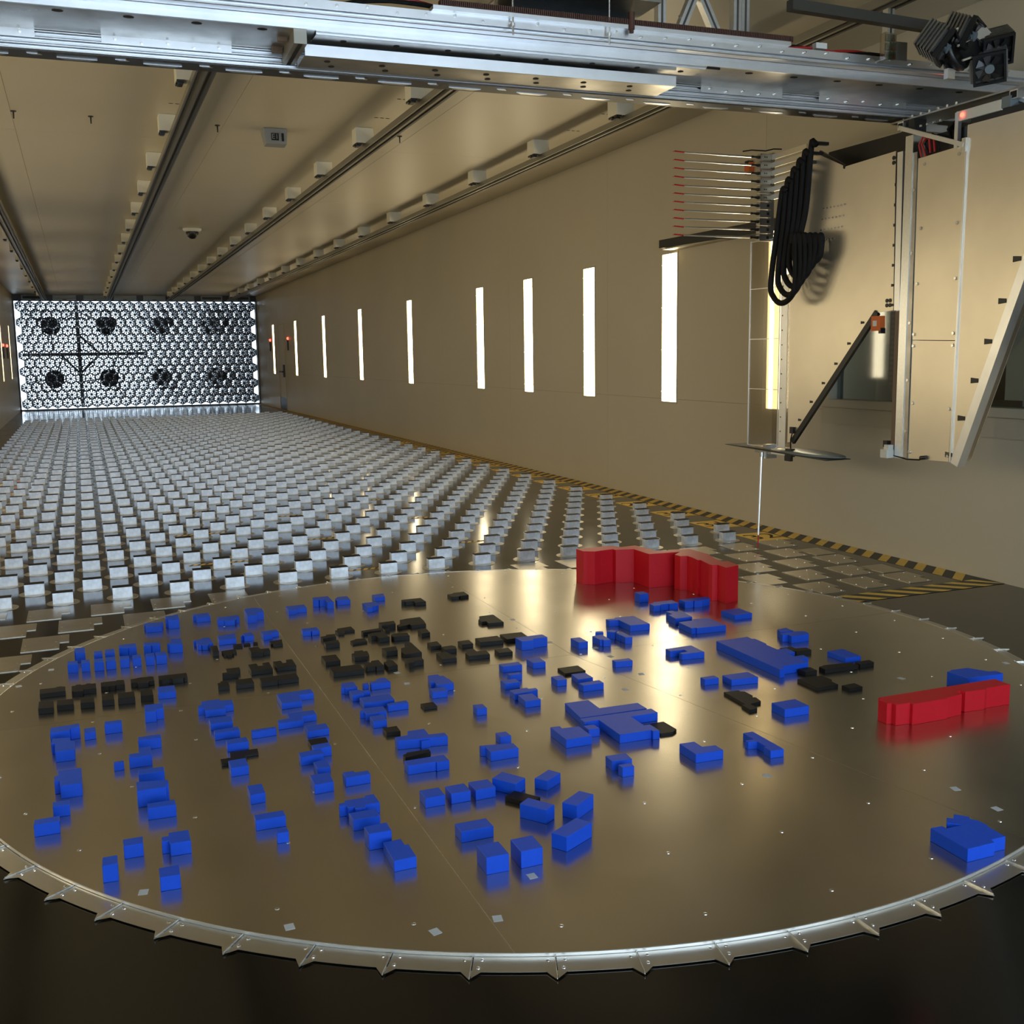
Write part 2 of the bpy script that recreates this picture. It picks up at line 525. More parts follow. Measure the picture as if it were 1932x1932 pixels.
# notched cover plates where no block stands
TC = (0.002, 2.879)
pl = [(-.015, -.082), (.145, -.082), (.145, .025), (.185, .025), (.185, .165), (-.015, .165)]
mb = MB(); mb.prism(pl, 0.0, .003); plate_me = mb.mesh('cover_plate', 'cover_alu')
mb = MB()
for p in ((.0, -.06), (.13, -.06), (.0, .02), (.13, .04), (.0, .15), (.15, .15)):
    mb.cyl((p[0], p[1], .003), (p[0], p[1], .0045), .004, 8)
scrw_me = mb.mesh('screws', 'bolt')
mb = MB(); mb.prism([(0, -.105), (.15, -.105), (.165, .1), (.0, .1)], 0.0, .003); plate_s_me = mb.mesh('cover_plate', 'cover_alu')
for j in range(-1, -6, -1):
    off = 0.5 if j % 2 else 0.0
    row = {'left': [], 'right': []}
    for k in range(18):
        i = -2 + k + off
        x, y = blk_pos(j, i)
        if math.hypot(x + .08 - TC[0], y + .04 - TC[1]) < 2.10:
            continue
        row['left' if x < 0 else 'right'].append((x, y, plate_me))
    if j in (-2, -4):
        x, y = blk_pos(j, 15.65)
        row['right'].append((x, y, plate_s_me))
    for sd in row:
        for n, (x, y, me) in enumerate(row[sd]):
            px, py = project(x + .08, y, 0)
            if px < -40 or px > 1990: continue
            if sd == 'left':
                lab = 'silver notched floor cover, %s from turntable in %s row before the blocks, left side' % (ordinal(len(row[sd]) - n), ordinal(-j))
            else:
                lab = 'silver notched floor cover, %s from turntable in %s row before the blocks, right side' % (ordinal(n + 1), ordinal(-j))
            t = thing('floor_cover_plate', lab, 'cover plate', 'notched floor cover plates', (x, y, 0))
            link('plate', me, t)
            if me is plate_me: tag(link('screws', scrw_me, t), kind='stuff')

# ------------------------------------------------------------------ hazard tape and number markers
TX0, TX1, TP = 2.895, 3.048, 0.150
t = thing('hazard_tape', 'long yellow and black striped tape along right wall base', 'tape')
mb = MB(); mb.box(TX0, TX1, 3.30, 28.9, 0.0, .0012); mb.build('backing', 'tape_dark', t)
for n in range(170):
    y = 3.43 + n * TP
    if n < 60:
        mb = MB()
    elif n == 60:
        mb = MB()
    mb.prism([(TX0, y), (TX0, y + .072), (TX1, y + .072 + .125), (TX1, y + .125)][::-1], .0012, .0020)
    if n < 60: mb.build('stripe', 'yellow', t)
tag(mb.build('far_stripes', 'yellow', t), kind='stuff')
t = thing('hazard_tape', 'wide yellow and black striped tape crossing toward the turntable edge', 'tape')
mb = MB(); mb.box(1.99, 3.048, 3.278, 3.425, .0012, .0022); mb.build('backing', 'tape_dark', t)
for n in range(8):
    x = 1.88 + n * 0.146
    pts = [(x, 3.425), (x + .062, 3.425), (x + .062 + .145, 3.278), (x + .145, 3.278)]
    pts = [(min(max(p[0], 1.99), 3.046), p[1]) for p in pts]
    if n == 0: pts = [(1.99, 3.37), (2.025, 3.278), (2.087, 3.278), (1.99, 3.40)]
    mb = MB(); mb.prism(pts, .0022, .003); mb.build('stripe', 'yellow', t)
for k in range(16):
    y = 5.10 + k * 0.6
    num = 32 - k
    t = thing('number_marker', 'yellow floor marker reading %s beside right wall tape, %s from the turntable' % (num, ordinal(k + 1)), 'floor marker', 'numbered floor markers', (2.755, y, 0))
    mb = MB(); mb.box(-.125, .125, -.155, .155, 0, .0012); mb.build('pad', 'yellow', t)
    me = text_mesh(str(num), 0.25); me.materials.append(MATS['black'])
    o = link('number', me, t); o.location = (0.0, 0.0, .0018)
for k, (x0, x1, y) in enumerate([(-.26, .12, 5.235), (-1.02, -.66, 5.835), (.72, 1.06, 5.835), (-.26, .1, 6.435), (-1.02, -.66, 7.035), (.74, 1.08, 7.035), (-.25, .1, 7.635), (.72, 1.06, 8.235), (-1.0, -.66, 8.235)]):
    where = ['between the nearest blocks', 'among the blocks, left of centre', 'among the blocks, right of centre', 'in the middle block lane', 'in the left block lane farther back', 'in the right block lane farther back', 'deep in the middle block lane', 'deep in the right block lane', 'deep in the left block lane'][k]
    t = thing('tape_strip', 'short yellow black striped tape %s' % where, 'tape', 'short tape strips', (x0, y, 0))
    L_ = x1 - x0
    mb = MB(); mb.box(0, L_, -.02, .02, 0, .0012); mb.build('backing', 'yellow', t)
    mb = MB(); n = int(L_ / .045)
    for q in range(n):
        mb.prism([(q * .045, -.02), (q * .045 + .018, -.02), (q * .045 + .036, .02), (q * .045 + .018, .02)], .0012, .0018)
    tag(mb.build('dark_stripes', 'tape_dark', t), kind='stuff')

# ================================================================== turntable
TT = 0.012
RT, RR = 2.026, 2.083
tt = thing('turntable', 'huge round brushed aluminium turntable carrying the coloured city model', 'turntable', None, (TC[0], TC[1], 0))
def clip(poly, a, b_, c):
    """keep a*x+b*y<=c"""
    out = []
    for i in range(len(poly)):
        p, q = poly[i], poly[(i + 1) % len(poly)]
        dp, dq = a * p[0] + b_ * p[1] - c, a * q[0] + b_ * q[1] - c
        if dp <= 0: out.append(p)
        if dp * dq < 0:
            s_ = dp / (dp - dq)
            out.append((p[0] + (q[0] - p[0]) * s_, p[1] + (q[1] - p[1]) * s_))
    return out
circ = [(RT * math.cos(2 * PI * k / 240), RT * math.sin(2 * PI * k / 240)) for k in range(240)]
g = .0009
ysm = 3.008 - TC[1]
xa = -0.792 - TC[0]
xb = 0.291 - TC[0]
def slab(poly, name='table_plate'):
    if len(poly) < 3: return
    mb = MB(); mb.prism(poly, .004, TT); mb.build(name, 'table_alu', tt)
up = clip(circ, 0, -1, -(ysm + g)); dn = clip(circ, 0, 1, ysm - g)
slab(clip(up, 1, 0, xa - g)); slab(clip(clip(up, -1, 0, -(xa + g)), 1, 0, xb - g)); slab(clip(up, -1, 0, -(xb + g)))
# front: slanting seam from (xb, ysm) to (0.62, 1.1)
nx, ny = (ysm - (1.1 - TC[1])), (0.615 - 0.291)
ln = math.hypot(nx, ny); nx /= ln; ny /= ln
c0 = nx * xb + ny * ysm
slab(clip(dn, 1, 0, xa - g)); mid = clip(dn, -1, 0, -(xa + g)); slab(clip(mid, nx, ny, c0 - g)); slab(clip(mid, -nx, -ny, -(c0 + g)))
mb = MB(); mb.cyl((0, 0, .001), (0, 0, .0108), RT - .004, 160); mb.build('table_core', 'rim_alu', tt)
mb = MB()
N = 240
prof = [(RT + .0015, .0015), (RT + .0015, TT), (RT - .001, TT + .0004), (RT - .001, .0015)]
mb.lathe(prof + [prof[0]], N); mb.build('rim_strip', 'rim_alu', tt)
# ring of 72 sheet segments with a spur at every joint
seg = MB()
a0, a1 = math.radians(0.04), math.radians(4.96)
K = 5
def pt(r, a, z): return (r * math.cos(a), r * math.sin(a), z)
for k in range(K):
    b0, b1 = a0 + (a1 - a0) * k / K, a0 + (a1 - a0) * (k + 1) / K
    seg.add([pt(RT + .003, b0, .0045), pt(RT + .003, b1, .0045), pt(RR, b1, .0040), pt(RR, b0, .0040),
             pt(RT + .003, b0, .0035), pt(RT + .003, b1, .0035), pt(RR, b1, .0030), pt(RR, b0, .0030)],
            [(0, 3, 2, 1), (0, 1, 5, 4), (2, 3, 7, 6), (1, 2, 6, 5), (3, 0, 4, 7)])
da = math.radians(.62)
seg.add([pt(RR - .002, a1 - da, .0044), pt(RR - .002, a1 + da * .2, .0052), pt(RR + .028, a1, .0040), pt(RR - .002, a1 - da, .003), pt(RR - .002, a1 + da * .2, .003), pt(RR + .028, a1, .003)],
        [(0, 2, 1), (0, 3, 5, 2), (2, 5, 4, 1)])
seg.add([pt(RR - .002, a0 + da, .0044), pt(RR - .002, a0, .0052), pt(RR + .024, a0 - .0002, .0040)], [(0, 1, 2)])
seg_me = seg.mesh('ring_segment', 'ring_alu')
rd = MB()
rd.bar(pt(RT + .004, a1, .0055), pt(RR + .025, a1, .0052), .0014, .0060)
rid_me = rd.mesh('joint_ridge', 'rim_alu')
sc_ = MB()
for (r, a) in ((RT + .017, a1 - math.radians(.45)), (RR - .012, a0 + math.radians(.35)), (RT + .015, a0 + math.radians(.5))):
    p = pt(r, a, .0042); sc_.lathe([(.0045, 0), (.004, .002), (0, .003)], 8, p)
scr2_me = sc_.mesh('screws', 'bolt')
for k in range(72):
    ang = math.radians(-90.6 + 5 * k)
    o = link('ring_segment', seg_me, tt); o.rotation_euler.z = ang
    r_ = link('joint_ridge', rid_me, o)
    s_ = tag(link('screws', scr2_me, o), kind='stuff')
# screw heads over the plates
mb = MB()
for r in (0.35, 0.68, 1.0, 1.32, 1.62, 1.92):
    n = int(2 * PI * r / .33)
    for k in range(n):
        a = 2 * PI * k / n + r
        mb.lathe([(.006, 0), (.0055, .0012), (.0, .002)], 8, (r * math.cos(a), r * math.sin(a), TT))
tag(mb.build('screw_heads', 'bolt', tt), kind='stuff')

# footprints on the turntable: (key, colour, height, outline in metres)
BUILDINGS = [
    ('A1', 'b', 0.0405, [(-1.677, 3.822), (-1.672, 3.823), (-1.672, 3.795), (-1.634, 3.79), (-1.635, 3.877), (-1.67, 3.884), (-1.67, 3.869), (-1.678, 3.867)]),
    ('A4', 'b', 0.0384, [(-1.498, 3.808), (-1.462, 3.792), (-1.46, 3.801), (-1.459, 3.797), (-1.427, 3.793), (-1.427, 3.862), (-1.498, 3.859)]),
    ('A2', 'b', 0.0384, [(-1.6, 3.749), (-1.566, 3.748), (-1.567, 3.801), (-1.6, 3.8)]),
    ('A3', 'b', 0.0384, [(-1.556, 3.749), (-1.517, 3.75), (-1.517, 3.808), (-1.556, 3.807)]),
    ('A5', 'b', 0.0384, [(-1.397, 3.796), (-1.367, 3.787), (-1.365, 3.8), (-1.364, 3.794), (-1.329, 3.786), (-1.328, 3.842), (-1.396, 3.852)]),
    ('A6', 'b', 0.038, [(-1.3, 3.789), (-1.292, 3.785), (-1.292, 3.767), (-1.238, 3.756), (-1.237, 3.855), (-1.28, 3.868), (-1.285, 3.805), (-1.299, 3.806)]),
    ('F1', 'b', 0.0361, [(-1.703, 3.638), (-1.663, 3.63), (-1.665, 3.687), (-1.703, 3.692)]),
    ('F2', 'b', 0.0371, [(-1.65, 3.63), (-1.617, 3.626), (-1.618, 3.681), (-1.65, 3.683)]),
    ('F3', 'b', 0.0377, [(-1.601, 3.621), (-1.563, 3.614), (-1.565, 3.675), (-1.601, 3.679)]),
    ('F4', 'b', 0.0373, [(-1.555, 3.619), (-1.517, 3.615), (-1.519, 3.681), (-1.556, 3.683)]),
    ('F5', 'b', 0.0374, [(-1.5, 3.619), (-1.464, 3.618), (-1.463, 3.669), (-1.5, 3.677)]),
    ('F6', 'b', 0.037, [(-1.451, 3.617), (-1.417, 3.614), (-1.418, 3.668), (-1.432, 3.682), (-1.434, 3.67), (-1.45, 3.672)]),
    ('F7', 'b', 0.0377, [(-1.399, 3.611), (-1.365, 3.608), (-1.364, 3.67), (-1.398, 3.667)]),
    ('F8', 'b', 0.0387, [(-1.358, 3.612), (-1.315, 3.608), (-1.314, 3.662), (-1.358, 3.667)]),
    ('K1', 'k', 0.019, [(-1.799, 3.328), (-1.708, 3.327), (-1.71, 3.39), (-1.72, 3.391), (-1.721, 3.398), (-1.741, 3.399), (-1.741, 3.39), (-1.801, 3.393)]),
    ('K2', 'k', 0.0209, [(-1.686, 3.305), (-1.679, 3.304), (-1.678, 3.296), (-1.646, 3.292), (-1.645, 3.309), (-1.598, 3.308), (-1.599, 3.376), (-1.618, 3.378), (-1.618, 3.385), (-1.635, 3.387), (-1.635, 3.376), (-1.652, 3.377), (-1.653, 3.386), (-1.671, 3.389), (-1.672, 3.378), (-1.687, 3.377)]),
    ('K3', 'k', 0.0202, [(-1.581, 3.323), (-1.553, 3.314), (-1.552, 3.318), (-1.53, 3.313), (-1.527, 3.321), (-1.494, 3.317), (-1.495, 3.377), (-1.509, 3.382), (-1.523, 3.385), (-1.524, 3.376), (-1.565, 3.382), (-1.581, 3.378)]),
    ('K4', 'k', 0.0192, [(-1.471, 3.325), (-1.447, 3.319), (-1.446, 3.304), (-1.407, 3.303), (-1.405, 3.323), (-1.384, 3.32), (-1.384, 3.378), (-1.403, 3.389), (-1.404, 3.382), (-1.425, 3.386), (-1.444, 3.385), (-1.448, 3.38), (-1.471, 3.379)]),
    ('K5', 'k', 0.0208, [(-1.368, 3.314), (-1.355, 3.31), (-1.329, 3.315), (-1.318, 3.312), (-1.317, 3.304), (-1.274, 3.302), (-1.271, 3.311), (-1.259, 3.311), (-1.258, 3.368), (-1.333, 3.371), (-1.366, 3.372)]),
    ('K6', 'k', 0.022, [(-1.798, 3.133), (-1.747, 3.126), (-1.748, 3.208), (-1.799, 3.222)]),
    ('K7', 'k', 0.0214, [(-1.736, 3.146), (-1.678, 3.136), (-1.679, 3.206), (-1.736, 3.213)]),
    ('K8', 'k', 0.0232, [(-1.655, 3.135), (-1.607, 3.126), (-1.607, 3.198), (-1.655, 3.203)]),
    ('K9', 'k', 0.0221, [(-1.581, 3.131), (-1.538, 3.126), (-1.538, 3.2), (-1.58, 3.205)]),
    ('K10', 'k', 0.0247, [(-1.525, 3.124), (-1.465, 3.118), (-1.465, 3.192), (-1.524, 3.196)]),
    ('K11', 'k', 0.0236, [(-1.445, 3.127), (-1.4, 3.117), (-1.4, 3.194), (-1.444, 3.193)]),
    ('N1', 'b', 0.0258, [(-1.382, 3.127), (-1.318, 3.123), (-1.318, 3.202), (-1.38, 3.206)]),
    ('R1', 'b', 0.0264, [(-1.374, 4.221), (-1.366, 4.221), (-1.366, 4.175), (-1.296, 4.168), (-1.294, 4.23), (-1.286, 4.231), (-1.286, 4.266), (-1.295, 4.256), (-1.373, 4.261)]),
    ('R2', 'b', 0.0454, [(-1.275, 4.237), (-1.264, 4.235), (-1.265, 4.202), (-1.214, 4.201), (-1.212, 4.3), (-1.273, 4.285)]),
    ('R3', 'b', 0.0257, [(-1.142, 4.314), (-1.128, 4.31), (-1.129, 4.274), (-1.063, 4.272), (-1.062, 4.351), (-1.141, 4.348)]),
    ('R4', 'b', 0.0276, [(-1.041, 4.158), (-1.014, 4.155), (-1.011, 4.144), (-0.964, 4.138), (-0.956, 4.156), (-0.951, 4.182), (-0.936, 4.184), (-0.937, 4.232), (-1.039, 4.227)]),
    ('R5', 'b', 0.0386, [(-0.903, 4.144), (-0.855, 4.149), (-0.853, 4.195), (-0.817, 4.195), (-0.813, 4.268), (-0.824, 4.282), (-0.834, 4.302), (-0.885, 4.306), (-0.9, 4.284)]),
    ('R6', 'b', 0.0249, [(-0.69, 4.226), (-0.647, 4.23), (-0.646, 4.251), (-0.595, 4.251), (-0.594, 4.323), (-0.689, 4.322)]),
    ('R7', 'b', 0.0365, [(-0.543, 4.346), (-0.516, 4.338), (-0.51, 4.35), (-0.511, 4.337), (-0.483, 4.334), (-0.486, 4.271), (-0.453, 4.263), (-0.453, 4.408), (-0.534, 4.407)]),
    ('R8', 'b', 0.0261, [(-0.426, 4.35), (-0.423, 4.327), (-0.354, 4.323), (-0.352, 4.408), (-0.402, 4.409), (-0.423, 4.373)]),
    ('R9', 'b', 0.0222, [(-0.222, 4.324), (-0.168, 4.326), (-0.156, 4.4), (-0.22, 4.397)]),
    ('R10', 'b', 0.0254, [(-0.318, 4.112), (-0.293, 4.105), (-0.288, 4.128), (-0.266, 4.133), (-0.25, 4.146), (-0.247, 4.211), (-0.252, 4.221), (-0.317, 4.22)]),
    ('KR1', 'k', 0.0187, [(-0.12, 4.184), (-0.101, 4.184), (-0.101, 4.172), (-0.058, 4.17), (-0.059, 4.138), (-0.001, 4.139), (-0.002, 4.23), (-0.107, 4.231)]),
    ('KR2', 'k', 0.0152, [(0.157, 4.192), (0.195, 4.188), (0.206, 4.201), (0.204, 4.189), (0.254, 4.199), (0.257, 4.284), (0.193, 4.279), (0.187, 4.265), (0.155, 4.26)]),
    ('KR3', 'k', 0.0138, [(0.128, 3.701), (0.117, 3.686), (0.12, 3.643), (0.143, 3.646), (0.137, 3.605), (0.214, 3.598), (0.221, 3.753), (0.146, 3.75)]),
    ('S1', 'b', 0.0233, [(-1.185, 3.834), (-1.174, 3.835), (-1.175, 3.764), (-1.159, 3.762), (-1.156, 3.773), (-1.156, 3.755), (-1.133, 3.744), (-1.129, 3.762), (-1.107, 3.771), (-1.109, 3.846), (-1.114, 3.879), (-1.145, 3.882), (-1.148, 3.865), (-1.185, 3.855)]),
    ('S2', 'b', 0.0252, [(-1.078, 3.8), (-1.045, 3.803), (-1.003, 3.801), (-0.995, 3.891), (-1.04, 3.887), (-1.077, 3.879)]),
    ('S3', 'b', 0.0255, [(-0.978, 3.831), (-0.965, 3.842), (-0.965, 3.819), (-0.922, 3.817), (-0.926, 3.878), (-0.962, 3.877), (-0.965, 3.85), (-0.976, 3.847)]),
    ('S4', 'b', 0.0246, [(-0.882, 3.797), (-0.841, 3.805), (-0.84, 3.834), (-0.806, 3.837), (-0.808, 3.887), (-0.884, 3.874)]),
    ('S5', 'b', 0.0231, [(-0.703, 3.797), (-0.667, 3.793), (-0.664, 3.802), (-0.663, 3.788), (-0.628, 3.787), (-0.625, 3.851), (-0.702, 3.852)]),
    ('B1', 'k', 0.0234, [(-1.127, 3.661), (-1.125, 3.627), (-1.099, 3.631), (-1.096, 3.723), (-1.126, 3.727)]),
    ('B2', 'k', 0.0108, [(-1.081, 3.604), (-1.069, 3.604), (-1.068, 3.589), (-1.052, 3.585), (-1.049, 3.598), (-1.039, 3.604), (-1.038, 3.634), (-1.024, 3.635), (-1.021, 3.679), (-1.084, 3.672)]),
    ('B3', 'k', 0.009, [(-1.024, 3.722), (-0.987, 3.72), (-0.985, 3.766), (-1.024, 3.761)]),
    ('B4', 'k', 0.0076, [(-0.978, 3.742), (-0.95, 3.736), (-0.949, 3.771), (-0.976, 3.768)]),
    ('B5', 'k', 0.0082, [(-0.938, 3.744), (-0.917, 3.741), (-0.916, 3.764), (-0.935, 3.767)]),
    ('B6', 'k', 0.0205, [(-0.974, 3.552), (-0.924, 3.542), (-0.921, 3.551), (-0.893, 3.553), (-0.891, 3.594), (-0.927, 3.599), (-0.931, 3.639), (-0.974, 3.636)]),
    ('B7', 'k', 0.0109, [(-0.868, 3.688), (-0.86, 3.693), (-0.857, 3.668), (-0.818, 3.67), (-0.808, 3.752), (-0.866, 3.741)]),
    ('B8', 'k', 0.0205, [(-1.128, 3.277), (-1.066, 3.272), (-1.064, 3.323), (-1.051, 3.325), (-1.051, 3.356), (-1.104, 3.359), (-1.106, 3.306), (-1.125, 3.305)]),
    ('B9', 'k', 0.0193, [(-1.013, 3.282), (-0.927, 3.282), (-0.926, 3.385), (-0.954, 3.381), (-0.954, 3.345), (-0.976, 3.347), (-0.978, 3.387), (-1.012, 3.382)]),
    ('B10', 'k', 0.0187, [(-0.909, 3.291), (-0.83, 3.289), (-0.829, 3.388), (-0.855, 3.389), (-0.86, 3.347), (-0.875, 3.346), (-0.877, 3.386), (-0.91, 3.383)]),
    ('B11', 'k', 0.0172, [(-1.161, 3.134), (-1.118, 3.136), (-1.116, 3.202), (-1.144, 3.206), (-1.146, 3.19), (-1.158, 3.186)]),
    ('B12', 'k', 0.0207, [(-1.094, 3.127), (-1.026, 3.123), (-1.026, 3.188), (-1.091, 3.19)]),
    ('B13', 'k', 0.0197, [(-0.999, 3.115), (-0.936, 3.112), (-0.934, 3.116), (-0.853, 3.115), (-0.851, 3.184), (-0.998, 3.176)]),
    ('C1', 'k', 0.0109, [(-0.552, 3.735), (-0.525, 3.732), (-0.517, 3.77), (-0.467, 3.769), (-0.468, 3.841), (-0.538, 3.829), (-0.542, 3.802), (-0.554, 3.8)]),
    ('C2', 'k', 0.0168, [(-0.64, 3.659), (-0.578, 3.667), (-0.572, 3.718), (-0.613, 3.721), (-0.616, 3.703), (-0.643, 3.697)]),
    ('C3', 'k', 0.0194, [(-0.651, 3.547), (-0.62, 3.547), (-0.589, 3.547), (-0.584, 3.602), (-0.651, 3.594)]),
    ('C4', 'k', 0.0097, [(-0.53, 3.548), (-0.462, 3.556), (-0.46, 3.612), (-0.502, 3.619), (-0.506, 3.609), (-0.531, 3.594)]),
    ('C5', 'k', 0.0165, [(-0.448, 3.686), (-0.361, 3.692), (-0.361, 3.732), (-0.449, 3.721)]),
    ('C6', 'k', 0.023, [(-0.343, 3.745), (-0.274, 3.752), (-0.266, 3.81), (-0.342, 3.809)]),
    ('C7', 'k', 0.0132, [(-0.34, 3.692), (-0.32, 3.69), (-0.312, 3.742), (-0.342, 3.739)]),
    ('C8', 'k', 0.0219, [(-0.435, 3.586), (-0.412, 3.587), (-0.411, 3.54), (-0.362, 3.541), (-0.368, 3.642), (-0.413, 3.643), (-0.44, 3.631)]),
    ('C9', 'k', 0.0208, [(-0.349, 3.562), (-0.343, 3.534), (-0.273, 3.526), (-0.268, 3.583), (-0.329, 3.596), (-0.345, 3.579)]),
    ('C10', 'k', 0.016, [(-0.247, 3.767), (-0.269, 3.75), (-0.268, 3.716), (-0.226, 3.73), (-0.209, 3.742), (-0.208, 3.714), (-0.136, 3.714), (-0.126, 3.778), (-0.123, 3.854), (-0.193, 3.852), (-0.229, 3.84)]),
    ('C11', 'k', 0.0186, [(-0.21, 3.545), (-0.168, 3.551), (-0.164, 3.613), (-0.209, 3.612)]),
    ('C12', 'k', 0.0203, [(-0.38, 3.297), (-0.378, 3.247), (-0.302, 3.249), (-0.299, 3.419), (-0.33, 3.416), (-0.347, 3.354), (-0.366, 3.347)]),
    ('C13', 'k', 0.0229, [(-0.401, 3.107), (-0.378, 3.11), (-0.374, 3.127), (-0.331, 3.129), (-0.329, 3.178), (-0.399, 3.182)]),
    ('C14', 'k', 0.0218, [(-0.44, 3.314), (-0.389, 3.318), (-0.378, 3.383), (-0.444, 3.377)]),
    ('C15', 'k', 0.02, [(-0.583, 3.295), (-0.53, 3.291), (-0.517, 3.307), (-0.51, 3.37), (-0.525, 3.371), (-0.526, 3.391), (-0.563, 3.389), (-0.568, 3.361), (-0.583, 3.354)]),
    ('C16', 'k', 0.0184, [(-0.71, 3.281), (-0.647, 3.283), (-0.645, 3.379), (-0.708, 3.381)]),
    ('C17', 'k', 0.0205, [(-0.714, 3.115), (-0.589, 3.111), (-0.588, 3.191), (-0.714, 3.194)]),
    ('C18', 'k', 0.0202, [(-0.573, 3.132), (-0.536, 3.135), (-0.534, 3.126), (-0.501, 3.126), (-0.501, 3.218), (-0.533, 3.216), (-0.538, 3.199), (-0.572, 3.195)]),
    ('C19', 'k', 0.0181, [(-0.489, 3.113), (-0.446, 3.119), (-0.446, 3.185), (-0.452, 3.204), (-0.471, 3.202), (-0.476, 3.187), (-0.488, 3.184)]),
    ('C20', 'k', 0.0163, [(-0.235, 3.329), (-0.187, 3.329), (-0.184, 3.402), (-0.232, 3.397)]),
    ('C21', 'k', 0.0191, [(-0.199, 3.245), (-0.147, 3.243), (-0.139, 3.279), (-0.149, 3.301), (-0.201, 3.297)]),
    ('C22', 'k', 0.017, [(-0.252, 3.12), (-0.19, 3.118), (-0.185, 3.165), (-0.194, 3.168), (-0.201, 3.223), (-0.248, 3.22)]),
    ('C23', 'k', 0.0178, [(-0.104, 3.293), (-0.053, 3.29), (-0.049, 3.357), (-0.103, 3.355)]),
    ('C24', 'k', 0.0186, [(-0.018, 3.294), (0.087, 3.283), (0.09, 3.366), (-0.017, 3.366)]),
    ('C25', 'k', 0.0166, [(0.109, 3.296), (0.212, 3.296), (0.217, 3.384), (0.11, 3.387)]),
    ('C26', 'k', 0.0178, [(-0.136, 3.116), (-0.045, 3.106), (-0.039, 3.169), (-0.08, 3.172), (-0.08, 3.217), (-0.112, 3.215), (-0.127, 3.172), (-0.136, 3.165)]),
    ('C27', 'k', 0.0153, [(-0.001, 3.114), (0.06, 3.108), (0.066, 3.175), (-0.0, 3.172)]),
    ('D1', 'b', 0.0418, [(0.12, 3.152), (0.175, 3.149), (0.182, 3.169), (0.25, 3.169), (0.248, 3.222), (0.118, 3.221)]),
    ('D2', 'b', 0.0264, [(-0.073, 2.888), (0.009, 2.882), (0.011, 2.927), (-0.076, 2.926)]),
    ('D3', 'b', 0.0256, [(-0.09, 2.771), (-0.038, 2.77), (-0.041, 2.792), (-0.091, 2.799)]),
    ('D4', 'b', 0.0256, [(-0.147, 2.68), (-0.085, 2.68), (-0.087, 2.725), (-0.148, 2.727)]),
    ('D5', 'b', 0.0246, [(-0.159, 2.554), (-0.09, 2.559), (-0.059, 2.568), (-0.057, 2.591), (-0.087, 2.592), (-0.087, 2.607), (-0.158, 2.607)]),
    ('D6', 'b', 0.0249, [(-0.155, 2.46), (-0.095, 2.458), (-0.097, 2.536), (-0.152, 2.54)]),
    ('D7', 'b', 0.0258, [(0.059, 2.886), (0.113, 2.881), (0.115, 2.956), (0.056, 2.949)]),
    ('D8', 'b', 0.0309, [(0.352, 3.066), (0.396, 3.063), (0.395, 3.144), (0.351, 3.145)]),
    ('D9a', 'b', 0.0245, [(0.501, 3.202), (0.537, 3.191), (0.545, 3.212), (0.512, 3.222)]),
    ('D9', 'b', 0.0303, [(0.457, 3.069), (0.47, 3.068), (0.468, 3.055), (0.501, 3.049), (0.505, 3.143), (0.454, 3.139)]),
    ('D10', 'b', 0.0328, [(0.566, 3.141), (0.592, 3.163), (0.578, 3.191), (0.545, 3.176)]),
    ('D11', 'b', 0.0311, [(0.571, 3.096), (0.574, 3.097), (0.573, 3.052), (0.605, 3.044), (0.607, 3.141), (0.572, 3.139)]),
    ('D12', 'b', 0.0302, [(0.647, 3.347), (0.694, 3.341), (0.694, 3.228), (0.791, 3.217), (0.795, 3.38), (0.697, 3.388), (0.689, 3.375), (0.645, 3.378)]),
    ('D13', 'b', 0.0256, [(0.371, 2.759), (0.444, 2.748), (0.447, 2.784), (0.37, 2.788)]),
    ('D14', 'k', 0.0101, [(0.138, 2.748), (0.23, 2.749), (0.233, 2.827), (0.141, 2.827)]),
    ('D15', 'b', 0.025, [(0.052, 2.637), (0.092, 2.632), (0.097, 2.692), (0.051, 2.691)]),
    ('D16', 'b', 0.0217, [(0.135, 2.622), (0.2, 2.622), (0.2, 2.692), (0.141, 2.696)]),
    ('D17', 'b', 0.0264, [(0.114, 2.534), (0.201, 2.532), (0.201, 2.571), (0.111, 2.569)]),
    ('E1', 'b', 0.0443, [(1.009, 3.704), (1.061, 3.704), (1.062, 3.763), (1.01, 3.762)]),
    ('E2', 'b', 0.0327, [(0.976, 3.505), (1.008, 3.498), (1.02, 3.51), (1.065, 3.513), (1.065, 3.504), (1.118, 3.506), (1.119, 3.571), (1.013, 3.572), (1.008, 3.559), (0.978, 3.55)]),
    ('E3', 'b', 0.0348, [(1.154, 3.503), (1.199, 3.498), (1.208, 3.507), (1.205, 3.498), (1.248, 3.493), (1.277, 3.502), (1.307, 3.513), (1.315, 3.553), (1.15, 3.557)]),
    ('E4', 'b', 0.0252, [(1.244, 3.199), (1.344, 3.201), (1.341, 3.312), (1.237, 3.305)]),
    ('E5', 'b', 0.0325, [(0.973, 3.321), (0.947, 3.315), (0.942, 3.241), (1.031, 3.237), (1.044, 3.355), (1.012, 3.36), (1.008, 3.382), (0.973, 3.382)]),
    ('E6', 'b', 0.0289, [(0.923, 3.069), (0.947, 3.071), (0.947, 3.062), (1.095, 3.049), (1.096, 3.199), (1.014, 3.209), (1.003, 3.189), (0.927, 3.189)]),
    ('E7', 'b', 0.0269, [(0.648, 2.794), (0.714, 2.791), (0.713, 2.761), (0.67, 2.759), (0.671, 2.737), (0.774, 2.727), (0.777, 2.836), (0.649, 2.835)]),
    ('E8', 'b', 0.0247, [(0.573, 2.409), (0.635, 2.406), (0.635, 2.441), (0.573, 2.441)]),
